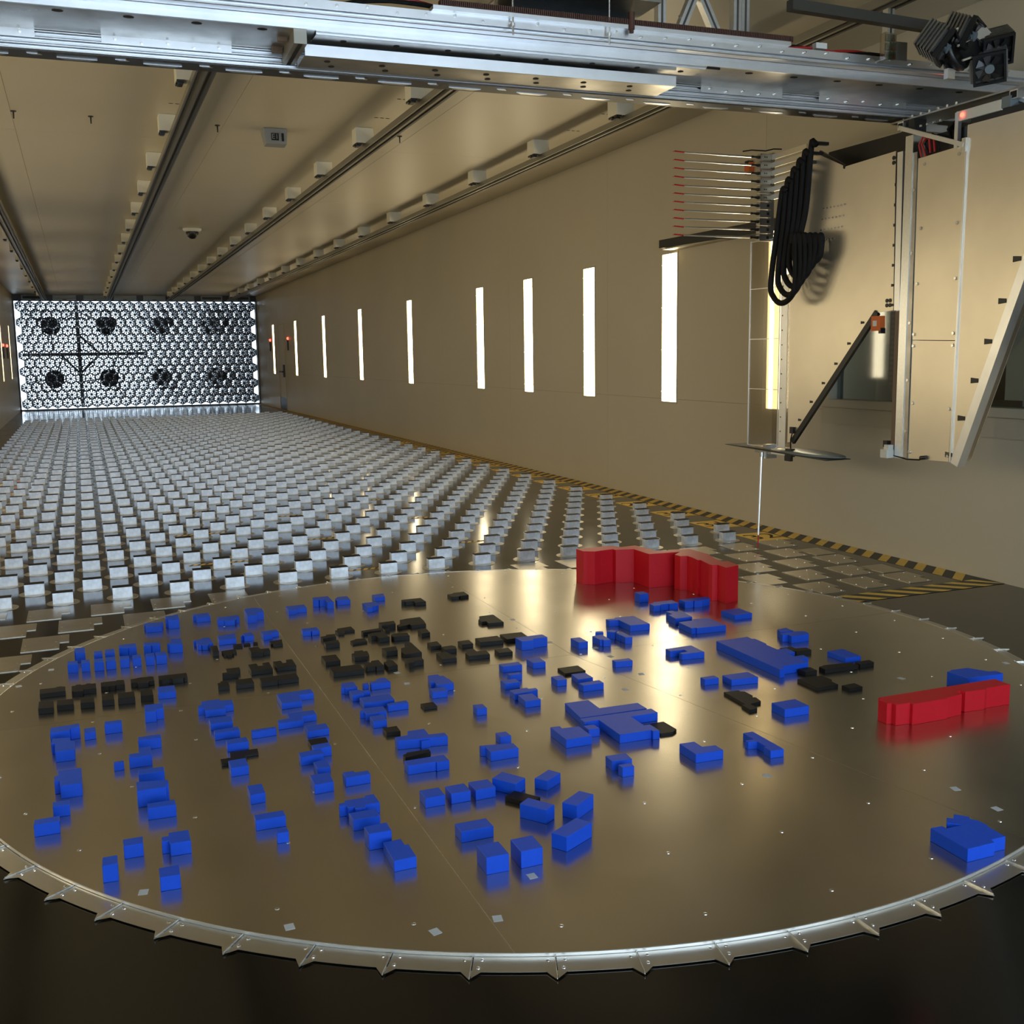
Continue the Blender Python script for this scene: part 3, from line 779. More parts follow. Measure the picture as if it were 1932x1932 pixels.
    ('G1', 'b', 0.0349, [(0.891, 2.368), (0.915, 2.37), (0.92, 2.4), (1.053, 2.401), (1.053, 2.451), (1.097, 2.458), (1.099, 2.494), (1.055, 2.495), (1.059, 2.546), (1.095, 2.543), (1.101, 2.608), (1.053, 2.606), (1.055, 2.69), (1.065, 2.7), (1.067, 2.788), (1.054, 2.787), (1.056, 2.825), (0.894, 2.823)]),
    ('G3', 'b', 0.0325, [(1.217, 2.791), (1.242, 2.787), (1.236, 2.754), (1.332, 2.757), (1.34, 2.774), (1.344, 2.797), (1.333, 2.81), (1.29, 2.819), (1.221, 2.819)]),
    ('G2', 'b', 0.0325, [(1.237, 2.834), (1.303, 2.829), (1.305, 2.886), (1.252, 2.878)]),
    ('G4', 'k', 0.0192, [(1.139, 2.59), (1.212, 2.585), (1.216, 2.624), (1.164, 2.634), (1.17, 2.664), (1.107, 2.663)]),
    ('G5', 'b', 0.0209, [(1.255, 2.423), (1.332, 2.419), (1.336, 2.537), (1.253, 2.534)]),
    ('G6', 'k', 0.017, [(1.088, 2.341), (1.246, 2.333), (1.244, 2.378), (1.118, 2.392), (1.111, 2.386), (1.09, 2.383)]),
    ('G7', 'k', 0.0172, [(1.26, 2.339), (1.331, 2.34), (1.335, 2.374), (1.261, 2.372)]),
    ('G8', 'k', 0.0179, [(0.996, 2.346), (1.052, 2.345), (1.055, 2.392), (0.993, 2.391)]),
    ('G9', 'k', 0.0127, [(0.919, 2.178), (1.019, 2.178), (1.022, 2.224), (1.036, 2.236), (1.036, 2.297), (0.921, 2.299)]),
    ('G10', 'k', 0.0137, [(1.023, 2.12), (1.084, 2.118), (1.084, 2.166), (1.021, 2.162)]),
    ('G11', 'b', 0.0255, [(0.663, 2.362), (0.777, 2.35), (0.779, 2.422), (0.663, 2.426)]),
    ('G12', 'k', 0.0107, [(0.572, 2.141), (0.557, 2.141), (0.552, 2.081), (0.586, 2.086), (0.592, 2.098), (0.591, 2.136), (0.643, 2.144), (0.646, 2.153), (0.653, 2.19), (0.638, 2.195), (0.653, 2.21), (0.654, 2.264), (0.64, 2.267), (0.642, 2.285), (0.579, 2.289)]),
    ('G13', 'b', 0.0304, [(0.631, 1.988), (0.733, 1.984), (0.734, 2.065), (0.632, 2.066)]),
    ('H1', 'b', 0.0402, [(-1.749, 2.787), (-1.687, 2.786), (-1.686, 2.806), (-1.656, 2.806), (-1.658, 2.847), (-1.749, 2.841)]),
    ('H2', 'b', 0.0357, [(-1.743, 2.685), (-1.732, 2.687), (-1.73, 2.604), (-1.672, 2.602), (-1.673, 2.687), (-1.686, 2.697), (-1.687, 2.727), (-1.741, 2.74)]),
    ('H3', 'b', 0.0256, [(-1.643, 2.777), (-1.607, 2.779), (-1.608, 2.831), (-1.643, 2.829)]),
    ('H4', 'b', 0.0354, [(-1.578, 2.812), (-1.522, 2.81), (-1.522, 2.841), (-1.577, 2.844)]),
    ('H5', 'b', 0.04, [(-1.443, 2.873), (-1.405, 2.87), (-1.404, 2.893), (-1.378, 2.893), (-1.377, 2.955), (-1.441, 2.957)]),
    ('H6', 'b', 0.0353, [(-1.479, 2.603), (-1.407, 2.601), (-1.406, 2.636), (-1.478, 2.636)]),
    ('H7', 'b', 0.0347, [(-1.513, 2.453), (-1.445, 2.451), (-1.445, 2.532), (-1.479, 2.535), (-1.48, 2.489), (-1.513, 2.489)]),
    ('H8', 'b', 0.0248, [(-1.559, 2.449), (-1.529, 2.449), (-1.529, 2.468), (-1.559, 2.468)]),
    ('H9', 'b', 0.0327, [(-1.492, 2.306), (-1.418, 2.303), (-1.417, 2.342), (-1.492, 2.346)]),
    ('H10', 'b', 0.0513, [(-1.504, 2.132), (-1.424, 2.129), (-1.422, 2.151), (-1.416, 2.151), (-1.416, 2.182), (-1.503, 2.203)]),
    ('H11', 'b', 0.0349, [(-1.482, 2.034), (-1.406, 2.029), (-1.407, 2.066), (-1.48, 2.069)]),
    ('H12', 'b', 0.0401, [(-1.727, 2.334), (-1.712, 2.334), (-1.71, 2.291), (-1.651, 2.29), (-1.652, 2.418), (-1.718, 2.418), (-1.717, 2.381), (-1.728, 2.376)]),
    ('H13', 'b', 0.0326, [(-1.728, 2.161), (-1.684, 2.159), (-1.685, 2.195), (-1.729, 2.195)]),
    ('H14', 'b', 0.0347, [(-1.773, 2.049), (-1.708, 2.048), (-1.709, 2.086), (-1.772, 2.084)]),
    ('H15', 'b', 0.0355, [(-1.553, 1.815), (-1.505, 1.814), (-1.504, 1.856), (-1.553, 1.857)]),
    ('H16', 'b', 0.0349, [(-1.46, 1.804), (-1.442, 1.802), (-1.441, 1.782), (-1.389, 1.78), (-1.389, 1.849), (-1.44, 1.851), (-1.441, 1.832), (-1.459, 1.832)]),
    ('H17', 'b', 0.0453, [(-1.606, 1.704), (-1.57, 1.701), (-1.569, 1.75), (-1.604, 1.751)]),
    ('H18', 'b', 0.0362, [(-1.478, 1.602), (-1.431, 1.599), (-1.429, 1.653), (-1.477, 1.654)]),
    ('J1', 'b', 0.0258, [(-1.261, 2.877), (-1.239, 2.875), (-1.24, 2.842), (-1.169, 2.84), (-1.168, 2.873), (-1.137, 2.876), (-1.135, 2.931), (-1.176, 2.937), (-1.176, 2.957), (-1.244, 2.956), (-1.246, 2.919), (-1.26, 2.906)]),
    ('J2', 'b', 0.0252, [(-1.238, 2.695), (-1.164, 2.689), (-1.161, 2.749), (-1.239, 2.748)]),
    ('J3', 'b', 0.0243, [(-1.236, 2.593), (-1.153, 2.593), (-1.154, 2.633), (-1.235, 2.63)]),
    ('J4', 'b', 0.0266, [(-1.211, 2.468), (-1.142, 2.466), (-1.143, 2.512), (-1.21, 2.511)]),
    ('J5', 'b', 0.0244, [(-1.119, 2.554), (-1.036, 2.557), (-1.036, 2.579), (-1.118, 2.579)]),
    ('J6', 'b', 0.0233, [(-0.973, 2.813), (-0.899, 2.814), (-0.896, 2.887), (-0.84, 2.888), (-0.84, 2.942), (-0.972, 2.932)]),
    ('J7', 'b', 0.0235, [(-1.021, 2.605), (-0.934, 2.606), (-0.932, 2.643), (-0.88, 2.646), (-0.88, 2.696), (-0.974, 2.698), (-0.976, 2.645), (-1.018, 2.641)]),
    ('J8', 'b', 0.0238, [(-0.944, 2.483), (-0.87, 2.487), (-0.87, 2.541), (-0.943, 2.537)]),
    ('J9', 'k', 0.0123, [(-0.954, 2.385), (-0.894, 2.389), (-0.892, 2.44), (-0.954, 2.44)]),
    ('J10', 'b', 0.0317, [(-0.962, 2.295), (-0.904, 2.299), (-0.905, 2.338), (-0.962, 2.334)]),
    ('J11', 'b', 0.0294, [(-1.012, 2.25), (-0.94, 2.253), (-0.94, 2.298), (-1.012, 2.291)]),
    ('J12', 'b', 0.0244, [(-0.981, 2.148), (-0.941, 2.147), (-0.94, 2.213), (-0.982, 2.207)]),
    ('J13', 'b', 0.0295, [(-1.017, 2.016), (-0.96, 2.017), (-0.956, 2.093), (-1.015, 2.096)]),
    ('J14', 'k', 0.0097, [(-1.244, 2.348), (-1.165, 2.345), (-1.164, 2.394), (-1.122, 2.397), (-1.119, 2.436), (-1.208, 2.438), (-1.211, 2.391), (-1.243, 2.391)]),
    ('J15', 'b', 0.029, [(-1.227, 2.25), (-1.173, 2.252), (-1.174, 2.319), (-1.227, 2.316)]),
    ('J16', 'b', 0.029, [(-1.202, 2.021), (-1.159, 2.022), (-1.158, 2.093), (-1.201, 2.094)]),
    ('J17', 'b', 0.0304, [(-1.214, 1.842), (-1.133, 1.839), (-1.134, 1.878), (-1.213, 1.88)]),
    ('J18', 'b', 0.0293, [(-1.174, 1.741), (-1.143, 1.74), (-1.142, 1.766), (-1.172, 1.765)]),
    ('L1', 'b', 0.0289, [(-0.921, 2.031), (-0.845, 2.031), (-0.844, 2.061), (-0.885, 2.062), (-0.886, 2.077), (-0.92, 2.076)]),
    ('L2', 'b', 0.0306, [(-0.985, 1.836), (-0.964, 1.835), (-0.964, 1.816), (-0.945, 1.818), (-0.947, 1.803), (-0.919, 1.801), (-0.916, 1.818), (-0.873, 1.818), (-0.874, 1.881), (-0.902, 1.88), (-0.903, 1.868), (-0.963, 1.87), (-0.965, 1.857), (-0.982, 1.856)]),
    ('L3', 'b', 0.032, [(-0.97, 1.733), (-0.897, 1.728), (-0.896, 1.779), (-0.971, 1.781)]),
    ('L4', 'b', 0.0455, [(-0.96, 1.605), (-0.899, 1.603), (-0.898, 1.655), (-0.961, 1.652)]),
    ('L5', 'b', 0.0296, [(-0.932, 1.467), (-0.873, 1.468), (-0.872, 1.54), (-0.882, 1.541), (-0.882, 1.578), (-0.93, 1.577)]),
    ('M1', 'b', 0.026, [(-0.734, 2.896), (-0.72, 2.895), (-0.72, 2.883), (-0.674, 2.881), (-0.672, 2.952), (-0.72, 2.951)]),
    ('M2', 'b', 0.0176, [(-0.642, 2.914), (-0.62, 2.916), (-0.618, 2.944), (-0.641, 2.941)]),
    ('M3', 'b', 0.0255, [(-0.616, 2.893), (-0.54, 2.893), (-0.545, 2.952), (-0.568, 2.956), (-0.585, 2.941), (-0.593, 2.926), (-0.616, 2.921)]),
    ('M4', 'b', 0.025, [(-0.715, 2.79), (-0.672, 2.791), (-0.672, 2.812), (-0.639, 2.816), (-0.642, 2.835), (-0.67, 2.835), (-0.674, 2.85), (-0.714, 2.851)]),
    ('M5', 'b', 0.0236, [(-0.697, 2.69), (-0.583, 2.686), (-0.582, 2.76), (-0.697, 2.759)]),
    ('M6', 'b', 0.0248, [(-0.624, 2.627), (-0.548, 2.626), (-0.547, 2.657), (-0.623, 2.648)]),
    ('M7', 'b', 0.0247, [(-0.734, 2.598), (-0.719, 2.597), (-0.721, 2.566), (-0.682, 2.564), (-0.677, 2.568), (-0.645, 2.573), (-0.642, 2.628), (-0.714, 2.635), (-0.722, 2.615), (-0.733, 2.613)]),
    ('M8', 'b', 0.0254, [(-0.717, 2.482), (-0.669, 2.479), (-0.666, 2.54), (-0.715, 2.542)]),
    ('M9', 'k', 0.0139, [(-0.696, 2.39), (-0.648, 2.385), (-0.646, 2.44), (-0.696, 2.44)]),
    ('M10', 'k', 0.0099, [(-0.499, 2.589), (-0.45, 2.589), (-0.449, 2.64), (-0.499, 2.639)]),
    ('M11', 'b', 0.0275, [(-0.403, 2.809), (-0.388, 2.811), (-0.392, 2.764), (-0.324, 2.768), (-0.323, 2.827), (-0.327, 2.828), (-0.33, 2.874), (-0.344, 2.876), (-0.345, 2.9), (-0.387, 2.9)]),
    ('M12', 'b', 0.0256, [(-0.432, 2.7), (-0.373, 2.696), (-0.372, 2.745), (-0.43, 2.748)]),
    ('M13', 'b', 0.031, [(-0.695, 2.256), (-0.531, 2.23), (-0.53, 2.264), (-0.583, 2.271), (-0.581, 2.328), (-0.64, 2.33), (-0.65, 2.294), (-0.695, 2.292)]),
    ('M14', 'b', 0.027, [(-0.622, 2.231), (-0.591, 2.233), (-0.592, 2.259), (-0.623, 2.256)]),
    ('M15', 'k', 0.0154, [(-0.702, 2.145), (-0.613, 2.159), (-0.611, 2.185), (-0.687, 2.186), (-0.69, 2.177), (-0.702, 2.172)]),
    ('M16', 'b', 0.0297, [(-0.724, 2.042), (-0.637, 2.038), (-0.634, 2.039), (-0.634, 2.032), (-0.593, 2.033), (-0.594, 2.085), (-0.724, 2.086)]),
    ('N2', 'b', 0.0278, [(-0.373, 2.159), (-0.335, 2.156), (-0.337, 2.199), (-0.374, 2.2)]),
    ('N3', 'b', 0.031, [(-0.465, 2.088), (-0.453, 2.085), (-0.453, 2.039), (-0.358, 2.037), (-0.358, 2.082), (-0.466, 2.107)]),
    ('N4', 'b', 0.0299, [(-0.747, 1.792), (-0.688, 1.791), (-0.688, 1.85), (-0.747, 1.851)]),
    ('N5', 'b', 0.0315, [(-0.671, 1.787), (-0.612, 1.786), (-0.612, 1.844), (-0.671, 1.844)]),
    ('N6', 'b', 0.031, [(-0.598, 1.783), (-0.536, 1.783), (-0.537, 1.845), (-0.598, 1.847)]),
    ('N7', 'b', 0.0358, [(-0.48, 1.766), (-0.436, 1.797), (-0.482, 1.868), (-0.527, 1.836)]),
    ('N8', 'k', 0.0144, [(-0.473, 1.672), (-0.431, 1.699), (-0.481, 1.772), (-0.523, 1.745)]),
    ('N9', 'b', 0.0406, [(-0.475, 1.559), (-0.439, 1.583), (-0.488, 1.655), (-0.525, 1.628)]),
    ('N10', 'b', 0.0304, [(-0.382, 1.761), (-0.32, 1.8), (-0.343, 1.838), (-0.408, 1.795)]),
    ('N11', 'b', 0.0412, [(-0.387, 1.548), (-0.31, 1.6), (-0.337, 1.638), (-0.414, 1.587)]),
    ('N12', 'b', 0.0408, [(-0.493, 1.389), (-0.394, 1.441), (-0.422, 1.483), (-0.518, 1.43)]),
    ('N13', 'b', 0.0306, [(-0.725, 1.548), (-0.634, 1.547), (-0.636, 1.601), (-0.725, 1.602)]),
    ('N14', 'b', 0.0454, [(-0.726, 1.36), (-0.666, 1.358), (-0.666, 1.431), (-0.725, 1.432)]),
    ('N15', 'b', 0.0452, [(-0.635, 1.355), (-0.575, 1.356), (-0.573, 1.428), (-0.634, 1.428)]),
    ('N16', 'b', 0.0259, [(-0.346, 2.454), (-0.308, 2.452), (-0.308, 2.498), (-0.343, 2.503)]),
    ('O1', 'b', 0.0254, [(-0.05, 2.22), (0.207, 2.211), (0.207, 2.278), (0.056, 2.284), (0.059, 2.38), (-0.033, 2.384)]),
    ('O2', 'b', 0.0304, [(-0.063, 2.163), (-0.007, 2.163), (-0.009, 2.008), (0.107, 2.003), (0.106, 1.991), (0.13, 1.988), (0.13, 2.054), (0.107, 2.055), (0.109, 2.147), (0.213, 2.145), (0.213, 2.192), (0.197, 2.19), (-0.062, 2.202)]),
    ('O3', 'b', 0.0274, [(-0.078, 2.1), (-0.038, 2.096), (-0.04, 2.137), (-0.077, 2.141)]),
    ('O4', 'b', 0.0301, [(-0.189, 2.041), (-0.096, 2.039), (-0.096, 2.137), (-0.156, 2.143), (-0.154, 2.165), (-0.188, 2.168)]),
    ('O5', 'k', 0.0081, [(0.148, 2.013), (0.194, 2.01), (0.219, 2.029), (0.217, 2.112), (0.139, 2.114)]),
    ('O6', 'b', 0.031, [(-0.139, 1.816), (-0.073, 1.807), (-0.068, 1.858), (-0.137, 1.863)]),
    ('O7', 'b', 0.0313, [(-0.133, 1.758), (-0.094, 1.755), (-0.093, 1.78), (-0.135, 1.783)]),
    ('O8', 'b', 0.0294, [(0.128, 1.762), (0.226, 1.757), (0.227, 1.803), (0.181, 1.809), (0.182, 1.858), (0.128, 1.861)]),
    ('O9', 'b', 0.0253, [(0.373, 1.806), (0.341, 1.807), (0.343, 1.792), (0.373, 1.784), (0.372, 1.736), (0.363, 1.737), (0.362, 1.698), (0.411, 1.695), (0.412, 1.866), (0.374, 1.866)]),
    ('RED2', 'r', 0.0744, [(0.925, 1.84), (0.906, 1.833), (0.906, 1.791), (0.924, 1.788), (0.925, 1.768), (0.98, 1.762), (0.98, 1.749), (1.133, 1.747), (1.139, 1.754), (1.21, 1.76), (1.212, 1.787), (1.235, 1.794), (1.24, 1.774), (1.324, 1.767), (1.342, 1.776), (1.448, 1.771), (1.449, 1.843), (0.922, 1.853)]),
    ('P1', 'b', 0.0531, [(1.415, 1.938), (1.585, 1.929), (1.585, 1.966), (1.555, 1.97), (1.518, 2.038), (1.437, 2.043), (1.432, 2.036), (1.411, 2.033)]),
    ('P2', 'b', 0.0355, [(0.4, 0.934), (0.489, 0.934), (0.494, 0.949), (0.541, 0.948), (0.545, 1.008), (0.55, 1.016), (0.55, 1.046), (0.537, 1.061), (0.546, 1.073), (0.52, 1.102), (0.499, 1.082), (0.487, 1.093), (0.463, 1.069), (0.492, 1.043), (0.439, 1.045), (0.439, 1.06), (0.402, 1.062)]),
    ('RED1', 'r', 0.1884, [(0.939, 4.219), (0.958, 4.209), (0.993, 4.186), (1.034, 4.194), (1.115, 4.205), (1.118, 4.175), (1.22, 4.152), (1.222, 3.986), (1.406, 3.968), (1.339, 3.914), (1.343, 3.862), (1.38, 3.852), (1.38, 3.799), (1.368, 3.727), (1.384, 3.727), (1.362, 3.61), (1.364, 3.583), (1.392, 3.577), (1.39, 3.495), (1.483, 3.524), (1.494, 3.633), (1.465, 3.648), (1.472, 3.724), (1.509, 3.843), (1.501, 3.961), (1.501, 4.019), (1.381, 4.05), (1.368, 4.034), (1.297, 4.062), (1.306, 4.113), (1.281, 4.25), (1.188, 4.241), (1.16, 4.305), (0.935, 4.302)]),
]
STICKERS = [(-1.517, 1.617, 'near the left front rim'), (-1.22, 1.317, 'nearest the front rim left of the seam'), (-0.923, 1.165, 'nearest the front rim at the long seam'), (-0.775, 1.161, 'just right of the long seam'), (-0.625, 1.31, 'before the large blue cubes'), (0.271, 1.59, 'before the thin T-shaped bar'), (0.712, 1.287, 'behind the lone ragged block'), (0.714, 1.137, 'beside the right front rim'), (-0.463, 3.071, 'in front of the black cluster'), (-0.467, 2.92, 'right of the middle blue group'), (-1.769, 3.724, 'left of the eight cubes'), (-1.883, 3.534, 'beside the far left rim'), (0.285, 3.223, 'right of the black cluster'), (0.43, 3.061, 'in the golden glare, left one'), (0.429, 2.914, 'in the golden glare, middle one'), (0.425, 2.643, 'in the golden glare, right one'), (0.274, 2.497, 'right of the blue trio'), (1.315, 2.169, 'behind the low red bar'), (1.841, 2.151, 'by the right rim beyond the red bar'), (0.288, 3.67, 'beside the rear seam')]
HOOKS = [(-1.902, 7.865, 'small dark ceiling hook at the far left seam'), (-1.374, 7.872, 'small dark ceiling hook left of second rail'), (-0.446, 7.896, 'small dark ceiling hook right of second rail'), (0.079, 7.89, 'small dark ceiling hook just right of exit box'), (1.031, 7.864, 'small dark ceiling hook right of third rail')]
SLOTS = [(-0.843, 7.286, 'row of dark slots left of second rail'), (0.678, 6.659, 'row of dark slots above the third rail'), (0.672, 7.27, 'row of dark slots left of third rail'), (2.299, 6.618, 'row of dark slots left of fourth rail'), (2.29, 7.231, 'row of dark slots beside the fourth rail')]
CABLES = [[(4.385, 2.221), (4.409, 2.237), (4.432, 2.213), (4.472, 2.005), (4.525, 1.698), (4.498, 1.611), (4.418, 1.568), (4.327, 1.599), (4.285, 1.682), (4.294, 1.921), (4.302, 1.957), (4.318, 1.949), (4.321, 1.911)], [(4.351, 2.269), (4.374, 2.285), (4.396, 2.262), (4.425, 2.027), (4.468, 1.744), (4.441, 1.657), (4.366, 1.614), (4.284, 1.644), (4.25, 1.728), (4.257, 1.917), (4.265, 1.953), (4.281, 1.945), (4.284, 1.907)], [(4.311, 2.319), (4.335, 2.335), (4.356, 2.313), (4.383, 2.051), (4.426, 1.789), (4.399, 1.703), (4.328, 1.66), (4.249, 1.69), (4.217, 1.772), (4.223, 1.914), (4.23, 1.949), (4.246, 1.941), (4.249, 1.904)], [(4.272, 2.362), (4.295, 2.379), (4.317, 2.356), (4.343, 2.072), (4.387, 1.834), (4.361, 1.749), (4.283, 1.705), (4.209, 1.734), (4.183, 1.816), (4.187, 1.91), (4.194, 1.945), (4.21, 1.937), (4.212, 1.9)], [(4.234, 2.405), (4.257, 2.421), (4.278, 2.399), (4.305, 2.092), (4.352, 1.885), (4.326, 1.8), (4.239, 1.755), (4.172, 1.784), (4.151, 1.866), (4.153, 1.907), (4.16, 1.942), (4.176, 1.934), (4.178, 1.897)], [(4.186, 2.451), (4.209, 2.468), (4.23, 2.446), (4.264, 2.115), (4.319, 1.927), (4.293, 1.842), (4.19, 1.795), (4.129, 1.824), (4.114, 1.906), (4.113, 1.903), (4.121, 1.937), (4.136, 1.93), (4.138, 1.893)]]

# pale square stickers on the table
for n, (x, y, w) in enumerate(STICKERS):
    t = link('marker_sticker', (lambda q: (q.box(-.011, .011, -.013, .013, 0, .0006), q.mesh('marker_sticker', 'sticker'))[1])(MB()))
    t.location = (x, y, TT); t.rotation_euler.z = 0.2 * (n % 3 - 1)
    tag(t, 'small pale square sticker on the table, ' + w, 'sticker', 'pale square stickers')

# ================================================================== model buildings
def shape_words(col, h, P):
    c = {'b': 'blue', 'k': 'black', 'r': 'red'}[col]
    n = len(P)
    if n == 4:
        s1 = math.dist(P[0], P[1]); s2 = math.dist(P[1], P[2])
        r = max(s1, s2) / min(s1, s2)
        s = 'long bar' if r > 1.9 else ('cube' if r < 1.25 and abs(h - (s1 + s2) / 2) < .025 else ('square slab' if r < 1.25 else 'box'))
    elif n <= 6:
        s = 'L-shaped block'
    elif n <= 9:
        s = 'stepped block'
    else:
        s = 'many-cornered block'
    return c + ' ' + s
CLUSTERS = [
    ('back row of six by left rim', 'A1 A2 A3 A4 A5 A6', 'x'),
    ('front row of eight by left rim', 'F1 F2 F3 F4 F5 F6 F7 F8', 'x'),
    ('upper black row by left rim', 'K1 K2 K3 K4 K5', 'x'),
    ('lower black row by left rim', 'K6 K7 K8 K9 K10 K11', 'x'),
    ('rearmost blue row beside curved rim', 'R1 R2 R3 R4 R5 R6 R7 R8 R10 R9', 'x'),
    ('trio of lone black pieces near back rim', 'KR1 KR2 KR3', 'x'),
    ('second blue row from back left', 'S1 S2 S3 S4 S5', 'x'),
    ('small black scatter above the U-shaped pair', 'B1 B2 B3 B4 B5 B6 B7', 'x'),
    ('row with two black U-shaped pieces', 'B8 B9 B10', 'x'),
    ('black row just below the U-shaped pair', 'B11 B12 B13', 'x'),
    ('rear line of central black cluster', 'C1 C2 C5 C6 C7 C10', 'x'),
    ('second line of central black cluster', 'C3 C4 C8 C9 C11', 'x'),
    ('third line of central black cluster', 'C12 C14 C15 C16 C20 C21 C23 C24 C25', 'x'),
    ('front line of central black cluster', 'C13 C17 C18 C19 C22 C26 C27', 'x'),
    ('blue zigzag column right of centre', 'D2 D3 D4 D5 D6', 'y'),
    ('small blue cluster before the notched slab', 'D8 D9a D9 D10 D11', 'x'),
    ('blue trio beside the flat black plate', 'D15 D16 D17', 'x'),
    ('blue row just before the tall red building', 'E1 E2 E3', 'x'),
    ('leftmost front blue column', 'H1 H2 H12 H13 H14', 'y'),
    ('short blue row below left black rows', 'H3 H4 H5', 'x'),
    ('second front blue column', 'H6 H7 H9 H10 H11', 'y'),
    ('four blocks nearest left front rim', 'H15 H16 H17 H18', 'x'),
    ('third front blue column', 'J1 J2 J3 J4 J15 J16 J17 J18', 'y'),
    ('fourth front blue column', 'J6 J7 J8 J10 J11 J12 J13', 'y'),
    ('blue diagonal chain left of the long seam', 'L2 L3 L4 L5', 'y'),
    ('back row of middle blue group', 'M1 M2 M3', 'x'),
    ('staggered stack of middle blue group', 'M4 M5 M6 M7 M8', 'y'),
    ('row of three boxes behind front ring', 'N4 N5 N6', 'x'),
]
CUSTOM = {
    'N1': 'blue box at the right end of the lower black row',
    'KR9': '',
    'D1': 'tall blue stepped block overlapping the right end of black cluster',
    'D7': 'blue box standing alone right of the zigzag column top',
    'D12': 'blue notched slab standing in the golden glare before the red building',
    'D13': 'small blue bar alone in the glare right of centre',
    'D14': 'flat black square plate between blue boxes in the centre',
    'E4': 'flat blue rhombic slab at the right foot of tall red building',
    'E5': 'blue notched block touching the wide blue slab from behind',
    'E6': 'wide blue slab in front of the notched block, glare beside it',
    'E7': 'blue U-shaped block lying in the golden glare',
    'E8': 'small blue box left of the blue slab, under the huge slab',
    'G1': 'huge blue slab with ragged right edge, largest blue building',
    'G2': 'blue rear half of the paired block beyond the huge slab',
    'G3': 'blue front half of the paired block beyond the huge slab',
    'G4': 'black L-shaped piece tucked behind the huge blue slab',
    'G5': 'blue slab behind the long black bar on the right',
    'G6': 'long black bar right of the huge blue slab',
    'G7': 'black box at the right end of the long black bar',
    'G8': 'small black box touching the tip of the huge blue slab',
    'G9': 'flat black notched plate in front of the long black bar',
    'G10': 'flat small black plate standing farthest right, alone',
    'G11': 'blue flat box below the left edge of the huge slab',
    'G12': 'black many-cornered flat piece left of a square blue slab',
    'G13': 'square blue slab right of the black many-cornered piece',
    'H8': 'tiny blue cube left of the second front column',
    'J5': 'thin blue bar lying between third and fourth front columns',
    'J9': 'flat black piece wedged in the fourth front blue column',
    'J14': 'flat black stepped piece partly under a blue box, third column',
    'L1': 'blue notched bar just left of the long table seam',
    'M9': 'flat black square at the foot of middle blue group',
    'M10': 'flat black square alone right of the middle blue group',
    'M11': 'blue stepped block with a notch right of middle group',
    'M12': 'blue box in front of the stepped block with notch',
    'M13': 'blue cross-shaped block in front of the middle group',
    'M14': 'small blue box against the front of the cross-shaped block',
    'M15': 'flat black stepped bar between the cross block and long bar',
    'M16': 'long blue bar in front of the black stepped bar',
    'N2': 'small blue cube behind the blue stepped bar, centre front',
    'N3': 'blue stepped bar in front of a small cube, centre front',
    'N7': 'blue rotated box at the back left of the front ring',
    'N8': 'flat black rotated plate inside the front ring',
    'N9': 'tall blue rotated box in the middle of the front ring',
    'N10': 'blue rotated box at the back of the front ring',
    'N11': 'tall blue rotated box at the right of the front ring',
    'N12': 'long blue rotated box at the front right of the ring',
    'N13': 'blue box at the left of the front ring, tilted slightly',
    'N14': 'large blue cube nearest the front, left of its twin',
    'N15': 'large blue cube nearest the front, right of its twin',
    'N16': 'small blue cube alone left of the zigzag column foot',
    'O1': 'large blue L-shaped rear part of the central complex',
    'O2': 'large blue many-cornered front part of the central complex',
    'O3': 'small blue box in the corner of the central complex',
    'O4': 'blue notched slab left of the central complex',
    'O5': 'flat black plate under the right arm of central complex',
    'O6': 'blue box in front of the central complex',
    'O7': 'small blue cube before the box in front of complex',
    'O8': 'blue L-shaped block alone right of centre front',
    'O9': 'thin blue T-shaped bar right of the L-shaped block',
    'P1': 'tall blue block half hidden behind the low red bar',
    'P2': 'blue ragged block alone near the right front rim',
    'RED1': 'tall red building with folded facade at the back of table',
    'RED2': 'long low red bar building at the right of the table',
}
LAB = dict(CUSTOM)
INFO = {n: (c, h, P) for n, c, h, P in BUILDINGS}
for phrase, ids, ax in CLUSTERS:
    ids = ids.split()
    if ax == 'x':
        ids.sort(key=lambda q: sum(project(p[0], p[1], .02)[0] for p in INFO[q][2]) / len(INFO[q][2]))
    else:
        ids.sort(key=lambda q: -sum(p[1] for p in INFO[q][2]) / len(INFO[q][2]))
    for n, q in enumerate(ids):
        LAB[q] = '%s, %s from %s in %s' % (shape_words(*INFO[q]), WORDS[n], 'left' if ax == 'x' else 'the back', phrase)
for n, c, h, P in BUILDINGS:
    cx = sum(p[0] for p in P) / len(P); cy = sum(p[1] for p in P) / len(P)
    mb = MB(); mb.prism([(p[0] - cx, p[1] - cy) for p in P], 0, h)
    o = mb.build('model_building', {'b': 'blue', 'k': 'black', 'r': 'red'}[c])
    o.location = (cx, cy, TT)
    bevel(o, .0009)
    tag(o, LAB[n], 'model building', {'b': 'blue model buildings', 'k': 'black model buildings', 'r': 'red model buildings'}[c])

